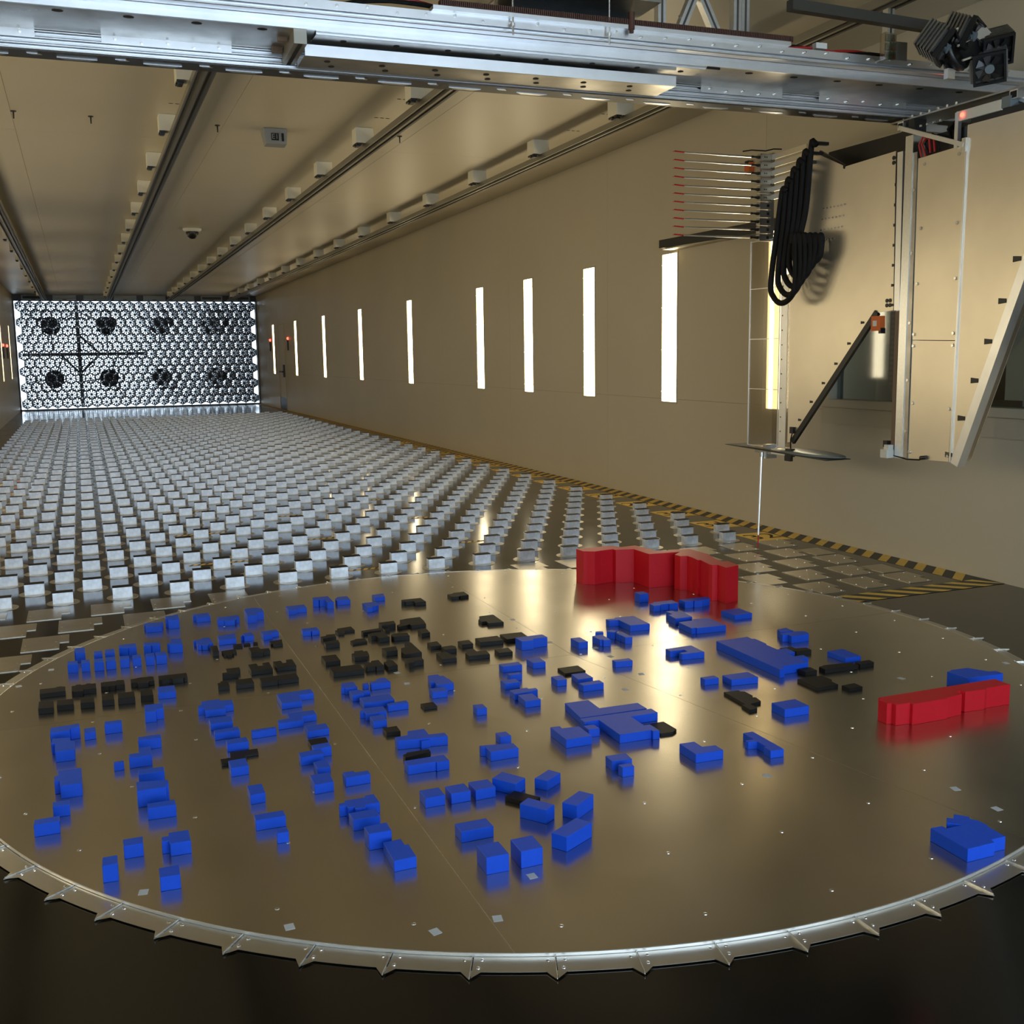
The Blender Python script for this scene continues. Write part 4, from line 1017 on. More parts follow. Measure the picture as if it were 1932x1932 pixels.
# ================================================================== fan wall at the far end
FY = 28.95
fa = thing('fan_array', 'wall of small hexagonal fan ducts closing the far end', 'fan wall', None, (0, FY, 0))
w_ = 0.2400; R_ = w_ / math.sqrt(3)
cell = MB()
def hexpt(r, k, y): return (r * math.sin(PI / 3 * k), y, r * math.cos(PI / 3 * k))
Ri = R_ * .885
dep = 1.25
vs = [hexpt(R_, k, 0) for k in range(6)] + [hexpt(Ri, k, 0) for k in range(6)] + [hexpt(Ri, k, dep) for k in range(6)] + [hexpt(R_, k, dep) for k in range(6)]
fs = []
for k in range(6):
    n = (k + 1) % 6
    fs += [(k, n, 6 + n, 6 + k), (6 + k, 6 + n, 12 + n, 12 + k), (12 + k, 12 + n, 18 + n, 18 + k)]
cell.add(vs, fs, 0)
cell.cyl((0, .12, 0), (0, .20, 0), .030, 10, None, 1)
for k in range(9):
    a = 2 * PI * k / 9 + .2
    c, s = math.cos(a), math.sin(a)
    w0, w1 = .009, .016
    cell.add([(.018 * c - w0 * s, .14, .018 * s + w0 * c), (.018 * c + w0 * s, .17, .018 * s - w0 * c), (.106 * c + w1 * s, .175, .106 * s - w1 * c), (.106 * c - w1 * s, .145, .106 * s + w1 * c)], [(0, 1, 2, 3)], 1)
# round shroud lip
vs, fs = [], []
for k in range(24):
    a = 2 * PI * k / 24
    vs += [(.107 * math.cos(a), .13, .107 * math.sin(a)), (.107 * math.cos(a), .19, .107 * math.sin(a)), (.098 * math.cos(a), .16, .098 * math.sin(a))]
for k in range(24):
    n = (k + 1) % 24
    fs += [(k * 3, n * 3, n * 3 + 2, k * 3 + 2), (k * 3 + 2, n * 3 + 2, n * 3 + 1, k * 3 + 1)]
cell.add(vs, fs, 1)
cell_me = cell.mesh('fan_cell', ['hex_tube', 'fan_blade'])
cells = []
for r in range(13):
    n = 25 if r % 2 == 0 else 24
    for k in range(n):
        cells.append((-w_ * (n - 1) / 2 + k * w_, .035 + R_ + r * R_ * 1.5))
# the 300 seen best: leave the far right edge of the rows to the joined remainder
cells.sort(key=lambda c: c[0])
rest = MB()
for n, (x, z) in enumerate(cells):
    if n < 300:
        o = link('fan_cell', cell_me, fa); o.location = (x, 0, z); o.rotation_euler.y = (n * 5 % 6) * PI / 3
    else:
        rest.add([(v[0] + x, v[1], v[2] + z) for v in cell.v], cell.f)
        rest.m[-len(cell.f):] = cell.m
tag(rest.build('fan_cells_right_edge', ['hex_tube', 'fan_blade'], fa), kind='stuff')
mb = MB()
mb.box(-XW, -XW + .03, 0, .2, 0, 2.95); mb.box(XW - .03, XW, 0, .2, 0, 2.95); mb.box(-XW, XW, 0.0, .2, 0, .03); mb.box(-XW, XW, .05, .2, 2.80, 2.96)
mb.build('surround_frame', 'dark_metal', fa)
for k in range(8):
    x = -2.55 + k * .735
    t = thing('louvre_unit', 'grey louvre unit above the fan wall, %s from left' % WORDS[k], 'louvre', 'grey louvre units', (x, FY - .04, 2.815))
    mb = MB(); mb.box(-.28, .28, 0, .03, 0, .035); mb.box(-.28, .28, 0, .03, .105, .13); mb.box(-.28, -.25, 0, .03, .035, .105); mb.box(.25, .28, 0, .03, .035, .105); mb.build('frame', 'grey_blue', t)
    mb = MB(); mb.box(-.25, .25, .02, .035, .035, .105); mb.build('louvre', 'interior_dark' if k in (0, 6, 7) else 'interior_grey', t)
    mb = MB(); mb.box(-.05, .05, -.006, 0, .008, .026); mb.build('handle', 'black_plastic', t)
# inlet frame behind the ducts: columns, beams, braces and the hubs of the big fans
t = thing('inlet_frame', 'dark steel frame with round fan hubs seen through the ducts', 'steel frame', None, (0, 31.3, 0))
for x in (-1.548,):
    mb = MB(); mb.box(x - .05, x + .05, 0, .12, -.05, 3.0); mb.build('column', 'dark_metal', t)
mb = MB(); mb.box(-3.0, 0.2, -.02, .1, 1.40, 1.49); mb.build('cross_beam', 'dark_metal', t)
for a, b_ in (((-1.55, .05, 2.0), (-1.0, .05, 1.45)), ((-1.55, .05, .9), (-1.0, .05, 1.45)), ((-1.55, .05, .9), (-2.05, .05, 1.45))):
    mb = MB(); mb.bar(a, b_, .06, .06); mb.build('diagonal_brace', 'dark_metal', t)
for k, x in enumerate((-2.23, -0.815, .60, 2.015)):
    for z in (.767, 2.22):
        mb = MB(); mb.cyl((x, -.5, z), (x, -.2, z), .25, 28); o = mb.build('fan_hub', 'black_plastic', t)
        mb = MB()
        for q in range(3):
            a = 2 * PI * q / 3 + .4 + z
            mb.cyl((x + .2 * math.cos(a), -.3, z + .2 * math.sin(a)), (x + .69 * math.cos(a), -.3, z + .69 * math.sin(a)), .018, 8)
        mb.build('hub_struts', 'dark_metal', o)

# ================================================================== ceiling rails with hanger blocks
def rail_z(y): return ceil_z(y) - 0.128
hb = MB(); hb.box(-.10, .045, -.07, .07, -.118, 0); hb_me = hb.mesh('hanger_block', 'white_block')
ft = MB(); ft.box(-.098, -.055, -.066, -.02, -.13, -.118); ft.box(-.09, -.06, -.05, .03, -.142, -.128); ft.box(-.098, -.07, .0, .06, -.132, -.118); ft_me = ft.mesh('clamp_foot', 'black_plastic')
for k, x in enumerate((-2.29, -0.77, 0.735, 2.285)):
    lab = ['leftmost dark ceiling rail running to the fan wall', 'dark ceiling rail left of the grey exit box', 'dark ceiling rail between exit box and right rail', 'dark ceiling rail nearest the right wall'][k]
    t = thing('ceiling_rail', lab, 'rail', 'ceiling rails', (x, 0, 0))
    mb = MB()
    ya, yb = 1.2, 28.7
    for (x0, x1, zz0, zz1, mi) in ((-.06, -.048, -.032, .01, 1), (-.048, -.012, -.012, .01, 0), (-.012, .008, -.036, .01, 1), (.008, .03, -.016, .01, 0), (.03, .048, -.036, .01, 0), (.048, .066, -.018, .01, 1)):
        mb.add([(x0, ya, rail_z(ya) + zz0), (x1, ya, rail_z(ya) + zz0), (x1, yb, rail_z(yb) + zz0), (x0, yb, rail_z(yb) + zz0),
                (x0, ya, rail_z(ya) + zz1), (x1, ya, rail_z(ya) + zz1), (x1, yb, rail_z(yb) + zz1), (x0, yb, rail_z(yb) + zz1)],
               [(0, 3, 2, 1), (4, 5, 6, 7), (0, 1, 5, 4), (1, 2, 6, 5), (2, 3, 7, 6), (3, 0, 4, 7)], mi)
    mb.build('rail_profile', ['rail_metal', 'rail_light'], t)
    for n in range(-3, 14):
        y = 7.70 + n * 1.515
        if y < 1.5: continue
        o = link('hanger_block', hb_me, t); o.location = (-.035, y, ceil_z(y) - .001)
        link('clamp_foot', ft_me, o)

# grey box with the E1 plate, dome camera, hooks
t = thing('exit_sign_box', 'grey ceiling box marked E1 between the rails', 'sign box', None, (-.0, 7.92, ceil_z(7.92)))
mb = MB(); mb.add([(-.095, -.06, 0), (.095, -.06, 0), (.095, .10, 0), (-.095, .10, 0), (-.08, -.075, -.125), (.085, -.075, -.125), (.085, .03, -.135), (-.08, .03, -.135)],
                  [(0, 1, 2, 3), (4, 7, 6, 5), (0, 4, 5, 1), (1, 5, 6, 2), (2, 6, 7, 3), (3, 7, 4, 0)])
o = mb.build('housing', 'grey_box', t); bevel(o, .006, 2)
mb = MB(); mb.box(-.036, .022, -.0745, -.0700, -.098, -.042); p_ = mb.build('sign_plate', 'hole_black', t); p_.rotation_euler.x = 0
me = text_mesh('E1', .055, .0006); me.materials.append(MATS['grey_box'])
o = link('lettering', me, t); o.rotation_euler = (PI / 2, 0, 0); o.location = (-.007, -.0758, -.070)
mb = MB(); mb.box(.045, .062, -.0755, -.0700, -.102, -.040); mb.build('slot', 'hole_black', t)
t = thing('dome_camera', 'black dome camera with white ring on the ceiling', 'camera', None, (-.017, 14.45, ceil_z(14.45)))
mb = MB(); mb.lathe([(0, 0), (.125, 0), (.125, -.02), (.10, -.045), (0, -.045)], 28); mb.build('base_ring', 'white_plastic', t, True)
mb = MB(); mb.lathe([(.085, -.045), (.083, -.075), (.065, -.11), (.035, -.135), (0, -.143)], 28)
mb.build('dome', 'black_plastic', t, True)
def hook(x, y, lab):
    t = thing('ceiling_hook', lab, 'hook', 'small dark ceiling hooks', (x, y, ceil_z(y)))
    mb = MB(); mb.cyl((0, 0, 0), (0, 0, -.006), .02, 10); mb.build('flange', 'dark_metal', t)
    mb = MB(); mb.cyl((0, 0, -.004), (0, 0, -.055), .006, 8, .0045); mb.build('stem', 'dark_metal', t)
for x, y, lab in HOOKS:
    hook(x, y, lab)
for x, y, lab in SLOTS:
    t = thing('ceiling_slot', lab, 'slot holes', 'dark oval ceiling slots', (x, y, ceil_z(y) - .001))
    for q in range(3):
        mb = MB(); mb.lathe([(0, 0), (.014, 0), (.014, .001)], 10); o = mb.build('slot', 'hole_black', t); o.location = (q * .045, 0, 0); o.scale = (1.2, .6, 1)

# ================================================================== traverse gantry across the tunnel
GA = 0.032
ga = thing('traverse_gantry', 'silver aluminium gantry beam spanning the tunnel under the ceiling', 'gantry', None, (0, 0, 0), (0, 0, -GA))
def gx(x, v=3.5): return x * math.cos(GA) - v * math.sin(GA) + .0
UL, UR = -3.02, 2.86
def gbox(name, m_, u0, u1, v0, v1, z0, z1, parent=ga):
    mb = MB(); mb.box(u0, u1, v0, v1, z0, z1)
    return mb.build(name, m_, parent)
def slotted(name, u0, u1, v0, v1, z0, z1, nslot, parent=ga, m_='alu_bright'):
    """extrusion with T-slot grooves in the camera-facing side and one in the underside"""
    mb = MB()
    h = z1 - z0
    prof = []
    # camera face (v0), from bottom up
    step = h / nslot
    prof.append((v0 + .0, z0))
    for k in range(nslot):
        zc = z0 + step * (k + .5)
        gq = step * .15
        rr = step * .12
        prof += [(v0 - .003, zc - step * .42), (v0 - .003, zc - gq - rr), (v0 + .004, zc - gq), (v0 + .02, zc - gq), (v0 + .02, zc + gq), (v0 + .004, zc + gq), (v0 - .003, zc + gq + rr), (v0 - .003, zc + step * .42), (v0 + .003, zc + step * .5)]
    prof += [(v1, z1), (v1, z0)]
    vm = (v0 + v1) / 2
    prof += [(vm + .006, z0), (vm + .006, z0 + .008), (vm - .006, z0 + .008), (vm - .006, z0)]
    mb.prism([(p[0], p[1]) for p in prof][::-1], u0, u1, 0, 'x')
    return mb.build(name, m_, parent)
slotted('rear_extrusion', UL, UR, 3.655, 3.765, 2.483, 2.556, 3)
# slotted strip under the rear extrusion, underside shade painted dark, with oval cut-outs
gbox('shaded_strip', 'dark_metal', UL, UR, 3.662, 3.775, 2.4795, 2.483)
om = MB()
om.prism([(-.075, -.012), (.075, -.012), (.045, .012), (-.045, .012)], -.0035, -.0002); ov_me = om.mesh('cutout', 'alu')
om2 = MB(); om2.prism([(-.02, -.008), (.02, -.008), (.035, .006), (-.005, .008)], -.003, -.0002); ov2_me = om2.mesh('clip', 'alu_bright')
for k in range(36):
    u = UL + .1 + k * .162
    o = link('cutout' if k % 2 == 0 else 'clip', ov_me if k % 2 == 0 else ov2_me, ga)
    o.location = (u, 3.735 if k % 2 == 0 else 3.70, 2.4797)
gbox('web_plate', 'alu_dark', UL, UR, 3.335, 3.66, 2.556, 2.562)  # darker metal puts the shade of the plate's underside into colour
gbox('front_lip', 'alu_bright', UL, UR, 3.325, 3.337, 2.554, 2.581)
slotted('front_extrusion', UL, UR, 3.224, 3.326, 2.581, 2.634, 2)
gbox('top_extrusion', 'alu', UL, UR, 3.30, 3.70, 2.60, 2.634)
hm = MB(); hm.cyl((0, 0, 0), (0, 0, -.0015), .013, 14); hole_me = hm.mesh('plate_hole', 'hole_black')
u = gx(-1.42)
for k in range(24):
    o = link('plate_hole', hole_me, ga); o.location = (UL + .12 + k * .245, 3.385, 2.5562)
    o.scale = (1.5, 1, 1)
# bracket plates with bolts on the rear extrusion and the long bolted plate on the front one
bm_ = MB()
for k in range(5):
    bm_.lathe([(.0, 0), (.007, 0)], 6)
def bolts(name, pts, parent=ga):
    mb = MB()
    for (u_, v_, z_) in pts:
        mb.cyl((u_, v_, z_), (u_, v_ - .006, z_), .0065, 6)
        mb.cyl((u_, v_ - .004, z_), (u_, v_ - .013, z_), .004, 6)
    return tag(mb.build(name, 'bolt', parent), kind='stuff')
for (x0, x1) in ((-2.2, -1.66), (-1.42, -.92), (1.28, 1.74), (1.96, 2.50)):
    p_ = gbox('bracket_plate', 'alu_bright', x0 - .11, x1 - .11, 3.650, 3.655, 2.527, 2.560)
    n = 5
    bolts('bolts', [(x0 - .11 + (k + .5) * (x1 - x0) / n, 3.650, 2.545 - .008 * (k % 2)) for k in range(n)], p_)
p_ = gbox('front_plate', 'alu_bright', UL, UR, 3.218, 3.224, 2.602, 2.634)
bolts('bolts', [(UL + .1 + k * .118, 3.218, 2.618 + .006 * (k % 3 - 1)) for k in range(48)], p_)
# two cover channels slung below the web
for (u0, u1, v0, v1, z0, z1, nm) in ((gx(-.625), gx(1.13), 3.352, 3.474, 2.545, 2.582, 1), (gx(-.655), gx(1.03), 3.446, 3.645, 2.487, 2.531, 2)):
    mb = MB()
    mb.box(u0, u1, v0, v1, z0, z0 + .004); mb.box(u0, u1, v0, v0 + .004, z0, z1); mb.box(u0, u1, v1 - .004, v1, z0, z1)
    ch = mb.build('cover_channel', 'alu_dark' if nm == 1 else 'alu_dark', ga)
    mb = MB(); mb.box(u0, u1, v0 - .0025, v0, z0, z1); mb.build('lit_channel_face', 'alu_bright', ch)  # brighter sheet paints the daylight on the channel's camera-facing side
    for k in range(8 if nm == 1 else 14):
        if nm == 1: uu, vv = u0 + .12 + k * .22, (v0 + v1) / 2
        else: uu, vv = u0 + .10 + (k // 2) * .23 + (k % 2) * .03, v0 + .06 + (k % 2) * .07
        o = link('plate_hole', hole_me, ch); o.location = (uu, vv, z0 - .0002)
# cross member with clamps at the channels' left end, box end at the right
cm = gbox('cross_member', 'rail_light', gx(-.715), gx(-.665), 3.335, 3.655, 2.50, 2.556)
gbox('cross_slot', 'hole_black', gx(-.698), gx(-.682), 3.34, 3.652, 2.4985, 2.5005, cm)
gbox('clamp', 'wood_brown', gx(-.76), gx(-.72), 3.60, 3.63, 2.535, 2.556); gbox('clamp', 'wood_brown', gx(-.755), gx(-.72), 3.46, 3.49, 2.54, 2.556)
gbox('tube_end', 'hole_black', gx(1.135), gx(1.20), 3.345, 3.352, 2.548, 2.578)
# brown ribbed rack on the front edge
mb = MB()
mb.box(gx(-.17, 3.2), gx(1.47, 3.2), 3.19, 3.22, 2.650, 2.656)
n = 190
for k in range(n):
    u_ = gx(-.17, 3.2) + k * (1.64 / n)
    mb.box(u_, u_ + .0055, 3.186, 3.22, 2.652, 2.672)
mb.build('ribbed_rack', 'brown', ga)
gbox('rack_shelf', 'alu_bright', gx(-.2, 3.2), gx(1.46, 3.2), 3.19, 3.25, 2.634, 2.650)
mb = MB(); mb.cyl((gx(.665, 3.19), 3.19, 2.632), (gx(.665, 3.19), 3.19, 2.70), .014, 14); mb.cyl((gx(.665, 3.19), 3.19, 2.618), (gx(.665, 3.19), 3.19, 2.632), .010, 12); mb.build('brown_pinion', 'brown', ga)
for x in (.135, .565):
    mb = MB(); mb.cyl((gx(x, 3.2), 3.195, 2.566), (gx(x, 3.2), 3.195, 2.82), .0042, 8); mb.cyl((gx(x, 3.2), 3.195, 2.60), (gx(x, 3.2), 3.195, 2.612), .0085, 6); mb.build('threaded_rod', 'bolt', ga)
# carriage above the beam: plate, dark box, posts up to the rails
gbox('carriage_plate', 'alu_dark', gx(.12), gx(.80), 3.16, 3.60, 2.742, 2.752)
gbox('control_box', 'interior_dark', gx(.22), gx(.78), 3.42, 3.60, 2.66, 2.742)
def post(name, a, b_, wv=.04):
    mb = MB()
    mb.bar(a, b_, wv, wv, 0, (0, 1, 0))
    for s in (-.008, .008):
        pass
    o = mb.build(name, 'alu', ga)
    g_ = MB(); A, B_ = Vector(a), Vector(b_)
    off = Vector((0, -wv / 2 - .0006, 0))
    g_.bar(A + off, B_ + off, .010, .0012, 0, (0, 1, 0)); g_.build('slot_shade', 'rail_metal', o)  # flat dark strip paints the shade of the post's slot
    return o
post('post', (gx(.955), 3.46, 2.634), (gx(.955), 3.46, 2.95))
post('post', (gx(1.31), 3.40, 2.634), (gx(1.31), 3.40, 2.95)); post('post', (gx(1.365), 3.42, 2.634), (gx(1.365), 3.42, 2.95))
post('diagonal_post', (gx(1.01), 3.46, 2.634), (gx(1.15), 3.46, 2.95)); post('diagonal_post', (gx(1.30), 3.46, 2.634), (gx(1.13), 3.46, 2.95))
post('post', (gx(-1.55), 3.46, 2.634), (gx(-1.55), 3.46, 2.95)); post('post', (gx(2.25), 3.50, 2.634), (gx(2.25), 3.50, 2.95)); post('post', (gx(-2.3), 3.50, 2.634), (gx(-2.3), 3.50, 2.95))
mb = MB(); mb.bar((gx(1.05), 3.46, 2.80), (gx(1.24), 3.50, 2.66), .004, .004); mb.build('tie_rod', 'bolt', ga)
gbox('perforated_angle', 'trim_paint', gx(.80), gx(.93), 3.44, 3.45, 2.68, 2.72)
mb = MB(); mb.bar((gx(1.45), 3.18, 2.80), (gx(2.6), 3.25, 2.79), .045, .045); mb.build('upper_bar', 'rail_metal', ga)
for k in range(5):
    mb = MB()
    pts = []
    for q in range(13):
        tq = q / 12
        pts.append((gx(-.55 + tq * .55), 3.32 + .012 * k, 2.645 + .045 * math.sin(PI * tq) + .006 * k + .004 * math.sin(9 * tq + k)))
    mb.tube(pts, .007, 6); mb.build('cable', ['rubber_cable', 'rubber_cable', 'red_wire', 'rubber_cable', 'rubber_cable'][k], ga)
# red and black harness lying on the beam at the right
for k in range(4):
    mb = MB(); pts = []
    for q in range(11):
        tq = q / 10
        pts.append((gx(1.52 + tq * .62), 3.30 + .02 * k, 2.655 + .012 * math.sin(7 * tq + k) + .008 * k))
    mb.tube(pts, .006, 6); mb.build('harness', ['red_wire', 'rubber_cable', 'rubber_cable', 'red_wire'][k], ga)
gbox('harness_box', 'white_plastic', gx(1.66), gx(1.72), 3.27, 3.30, 2.66, 2.685)

# ------------------------------------------------------------------ controller boards and finned actuator cluster
t = thing('controller_boards', 'stack of three green circuit boards in a clear holder on the gantry', 'circuit boards', None, (1.895, 3.02, 2.575), (0, 0, -.05))
mb = MB(); mb.box(-.032, -.028, -.02, .02, 0, .118); mb.build('clear_plate', 'clear_acrylic', t)
mb = MB(); mb.box(.03, .11, .01, .013, .01, .09); mb.box(.04, .07, .013, .16, .03, .036); mb.build('mount_plate', 'alu_dark', t)
for k in range(3):
    z = .004 + k * .039
    mb = MB(); mb.box(-.022, .028, -.004, 0, z, z + .032); o = mb.build('board', 'pcb', t)
    mb = MB(); mb.box(-.016, .0, -.009, -.004, z + .008, z + .022); mb.build('chip', 'black_plastic', o)
    mb = MB(); mb.box(.012, .026, -.010, -.004, z + .002, z + .012); mb.build('terminal', 'red_wire', o)
    mb = MB(); mb.box(-.024, .030, -.014, -.0125, z - .001, z + .034); mb.build('cover', 'clear_acrylic', o)
fin = MB()
for k in range(6):
    fin.box(-.062, .062, -.05, .05, k * .013, k * .013 + .006, 0)
    fin.box(-.052, .052, -.042, .042, k * .013 + .006, k * .013 + .013, 1)
fin_me = fin.mesh('fin_stack', ['alu_dark', 'black_plastic'])
fr = MB()
for (a, c) in ((-.055, -.047), (.047, .055)):
    fr.box(a, c, -.055, .055, 0, .018); fr.box(-.047, .047, a, c, 0, .018)
fr_me = fr.mesh('fan_frame', 'black_plastic')
hubm = MB(); hubm.cyl((0, 0, .002), (0, 0, .020), .016, 16); hub_me = hubm.mesh('fan_hub', 'grey_blue')
blm = MB(); blm.add([(.012, -.008, .004), (.045, -.016, .003), (.046, .010, .014), (.012, .008, .016)], [(0, 1, 2, 3)]); blade_me = blm.mesh('fan_blade', 'dark_metal')
spots = [(2.03, 2.94, 2.672, (2.2, .1, .65), 'upper left of the actuator cluster'), (2.18, 2.95, 2.715, (2.0, .1, .5), 'top middle of the actuator cluster'),
         (2.385, 2.92, 2.675, (2.2, -.2, -.5), 'top right of the actuator cluster'), (2.36, 2.90, 2.585, (2.1, -.1, -.75), 'lower right of the actuator cluster')]
for x, y, z, r_, w in spots:
    t = thing('finned_actuator', 'black finned motor with cooling fan, ' + w, 'motor', 'finned motors', (x, y, z), r_)
    t.scale = (1.25, 1.25, 1.25)
    link('fin_stack', fin_me, t)
    o = link('fan_frame', fr_me, t); o.location = (0, 0, .08)
    link('fan_hub', hub_me, o)
    for q in range(7):
        c_ = link('fan_blade', blade_me, o); c_.rotation_euler.z = 2 * PI * q / 7
t = thing('gimbal_mount', 'round black gimbal bracket between the finned motors', 'gimbal', None, (2.175, 2.90, 2.618))
t.scale = (1.25, 1.25, 1.25)
mb = MB(); mb.lathe([(.060, -.012), (.075, -.012), (.075, .012), (.060, .012), (.060, -.012)], 32); o = mb.build('ring', 'black_plastic', t, True); o.rotation_euler = (1.35, 0, .35)
mb = MB(); mb.lathe([(0, .03), (.040, .03), (.048, 0), (.048, -.03), (0, -.03)], 28); o = mb.build('drum', 'black_plastic', t); o.rotation_euler = (1.35, 0, .2); o.location = (.05, 0, .005)
mb = MB(); mb.prism([(-.052, -.07), (.035, -.07), (.045, -.035), (-.06, -.035)], -.004, .004, 0, 'y'); mb.build('foot_bracket', 'black_plastic', t)
mb = MB(); mb.box(-.045, -.012, -.01, .01, -.105, -.07); mb.build('foot_clamp', 'alu', t)
mb = MB(); mb.box(-.04, .06, -.012, -.004, .02, .075); o = mb.build('cover_plate', 'alu_bright', t); o.rotation_euler = (0, .55, 0); o.location = (.07, -.02, .01)
for a, b_ in (((-.05, -.03, .05), (.02, -.03, .085)), ((.0, -.03, -.045), (.075, -.03, -.02)), ((-.03, -.035, .0), (.05, -.035, .04))):
    mb = MB(); mb.cyl(a, b_, .004, 8); mb.build('brass_rod', 'trim_paint', t)

# ================================================================== vertical traverse mast with fairing
MX = 2.5
ma = thing('traverse_mast', 'vertical instrument mast with sheet metal fairing beside the window', 'mast', None, (MX, 0, 0))
def plate(name, pts, m_, x0=0.0, x1=.004, parent=ma):
    mb = MB(); mb.prism(pts, x0, x1, 0, 'x')
    return mb.build(name, m_, parent)
NEAR = [(4.50, .715), (4.50, 2.04), (4.44, 2.32), (4.337, 2.446), (4.027, 2.309), (3.629, 2.323), (3.606, 1.492), (3.729, 1.484), (4.44, .722)]
plate('front_panel', NEAR[::-1], 'sheet_metal')
FAR = [(4.49, .95), (4.49, 2.06), (4.337, 2.45), (3.62, 2.45), (3.62, 1.62), (3.95, 1.50), (4.46, .95)]
fp = plate('far_panel', FAR[::-1], 'sheet_metal', .135, .139)
plate('panel_lining', [(p[0], p[1] - .002) for p in FAR][::-1], 'black_plastic', .131, .135, fp)
mb = MB(); mb.bar((.067, 4.337, 2.444), (.002, 4.027, 2.306), .012, .022); mb.build('end_bar', 'black_plastic', ma)
mb = MB(); mb.bar((.0, 3.727, 1.486), (.0, 4.445, .722), .02, .034); mb.build('brace_bar', 'black_plastic', ma)
plate('mast_face', [(3.545, 1.49), (3.585, 1.49), (3.60, 2.31), (3.56, 2.31)][::-1], 'alu_bright', -.014, .0)
mb = MB(); mb.box(-.012, .06, 3.49, 3.545, .70, 2.38); mb.build('mast_extrusion', 'alu', ma)
mb = MB(); mb.box(-.012, .0, 3.55, 3.575, .735, 1.485); mb.build('guide_rail', 'wood_brown', ma)
mb = MB(); mb.box(0.0, .03, 3.575, 3.625, 1.08, 1.485); cc = mb.build('cable_chain', 'black_plastic', ma)
mb = MB()
for k in range(14):
    mb.box(-.002, .0, 3.583, 3.617, 1.09 + k * .028, 1.105 + k * .028)
tag(mb.build('chain_links', 'dark_metal', cc), kind='stuff')
# middle panels
plate('trim_strip', [(3.455, .705), (3.49, .705), (3.50, 2.29), (3.462, 2.29)], 'alu_dark', -.008, .0)
plate('middle_panel', [(3.155, 1.325), (3.450, 1.332), (3.458, 2.255), (3.135, 2.27)][::1], 'sheet_metal', -.004, .0)
plate('middle_panel', [(3.166, .712), (3.447, .705), (3.450, 1.328), (3.155, 1.321)], 'sheet_metal', -.004, .0)
plate('panel_seam_strip', [(3.150, .712), (3.160, .712), (3.144, 2.26), (3.132, 2.26)], 'alu_bright', -.007, .0)
TR0, TR1 = (3.132, .715), (2.495, 2.36)
plate('trailing_fin', [(3.152, .716), (3.132, .715), (2.495, 2.36), (3.14, 2.36)][::-1], 'sheet_metal', .0, .004)
plate('trailing_far', [(3.152, .716), (3.132, .715), (2.495, 2.36), (3.14, 2.36)][::-1], 'sheet_metal', .11, .114)
mb = MB(); mb.bar((.02, 3.128, .70), (.02, 2.485, 2.36), .05, .050); mb.build('trailing_edge', 'alu_bright', ma)
mb = MB(); mb.box(.0, .11, 2.50, 3.12, 2.36, 2.392); mb.build('top_seal', 'black_plastic', ma)
ck = MB(); ck.add([(-.004, -.022, -.010), (-.004, .022, -.014), (-.004, .022, .014), (-.004, -.022, .010), (0.001, -.022, -.010), (0.001, .022, -.014), (0.001, .022, .014), (0.001, -.022, .010)],
                  [(0, 1, 2, 3), (7, 6, 5, 4), (0, 4, 5, 1), (1, 5, 6, 2), (2, 6, 7, 3), (3, 7, 4, 0)])
clip_me = ck.mesh('edge_clip', 'dark_metal')
for k in range(9):
    tq = .02 + k * .115
    y = TR0[0] + (TR1[0] - TR0[0]) * tq; z = TR0[1] + (TR1[1] - TR0[1]) * tq
    o = link('edge_clip', clip_me, ma); o.location = (0, y + .05, z)
for k in range(7):
    z = 1.52 + k * .105
    o = link('edge_clip', clip_me, ma); o.location = (0, 3.612, z); o.scale = (1, .55, .55)
for k in range(6):
    tq = .12 + k * .15
    o = link('edge_clip', clip_me, ma); o.location = (0, 3.727 + .718 * tq + .03, 1.486 - .764 * tq + .04); o.scale = (1, .55, .55)
mb = MB()
for (y, z) in [(3.41, 2.22), (3.18, 2.23), (3.42, 1.9), (3.175, 1.9), (3.43, 1.62), (3.17, 1.63), (3.44, 1.36), (3.44, 1.30), (3.168, 1.36), (3.168, 1.30), (3.43, 1.0), (3.172, .98), (3.44, .74), (3.17, .74), (3.475, 2.1), (3.475, 1.78), (3.472, 1.42), (3.472, 1.12), (3.47, .85)]:
    mb.cyl((-.004, y, z), (-.011, y, z), .008, 10)
tag(mb.build('panel_bolts', 'bolt', ma), kind='stuff')
mb = MB()
for k in range(26):
    mb.cyl((0, 4.20 - .03 * (k % 7) + .01 * (k // 7), 2.10 - .06 * (k // 7)), (-.006, 4.20 - .03 * (k % 7) + .01 * (k // 7), 2.10 - .06 * (k // 7)), .005, 8)
tag(mb.build('rivets', 'bolt', ma), kind='stuff')
mb = MB()
for (y, z) in [(3.64, 2.29), (3.615, 2.29), (3.64, 2.265), (3.615, 2.265), (3.655, 1.545), (3.63, 1.545), (3.655, 1.52), (3.63, 1.52)]:
    mb.cyl((0, y, z), (-.003, y, z), .011, 12)
tag(mb.build('rubber_plugs', 'black_plastic', ma), kind='stuff')
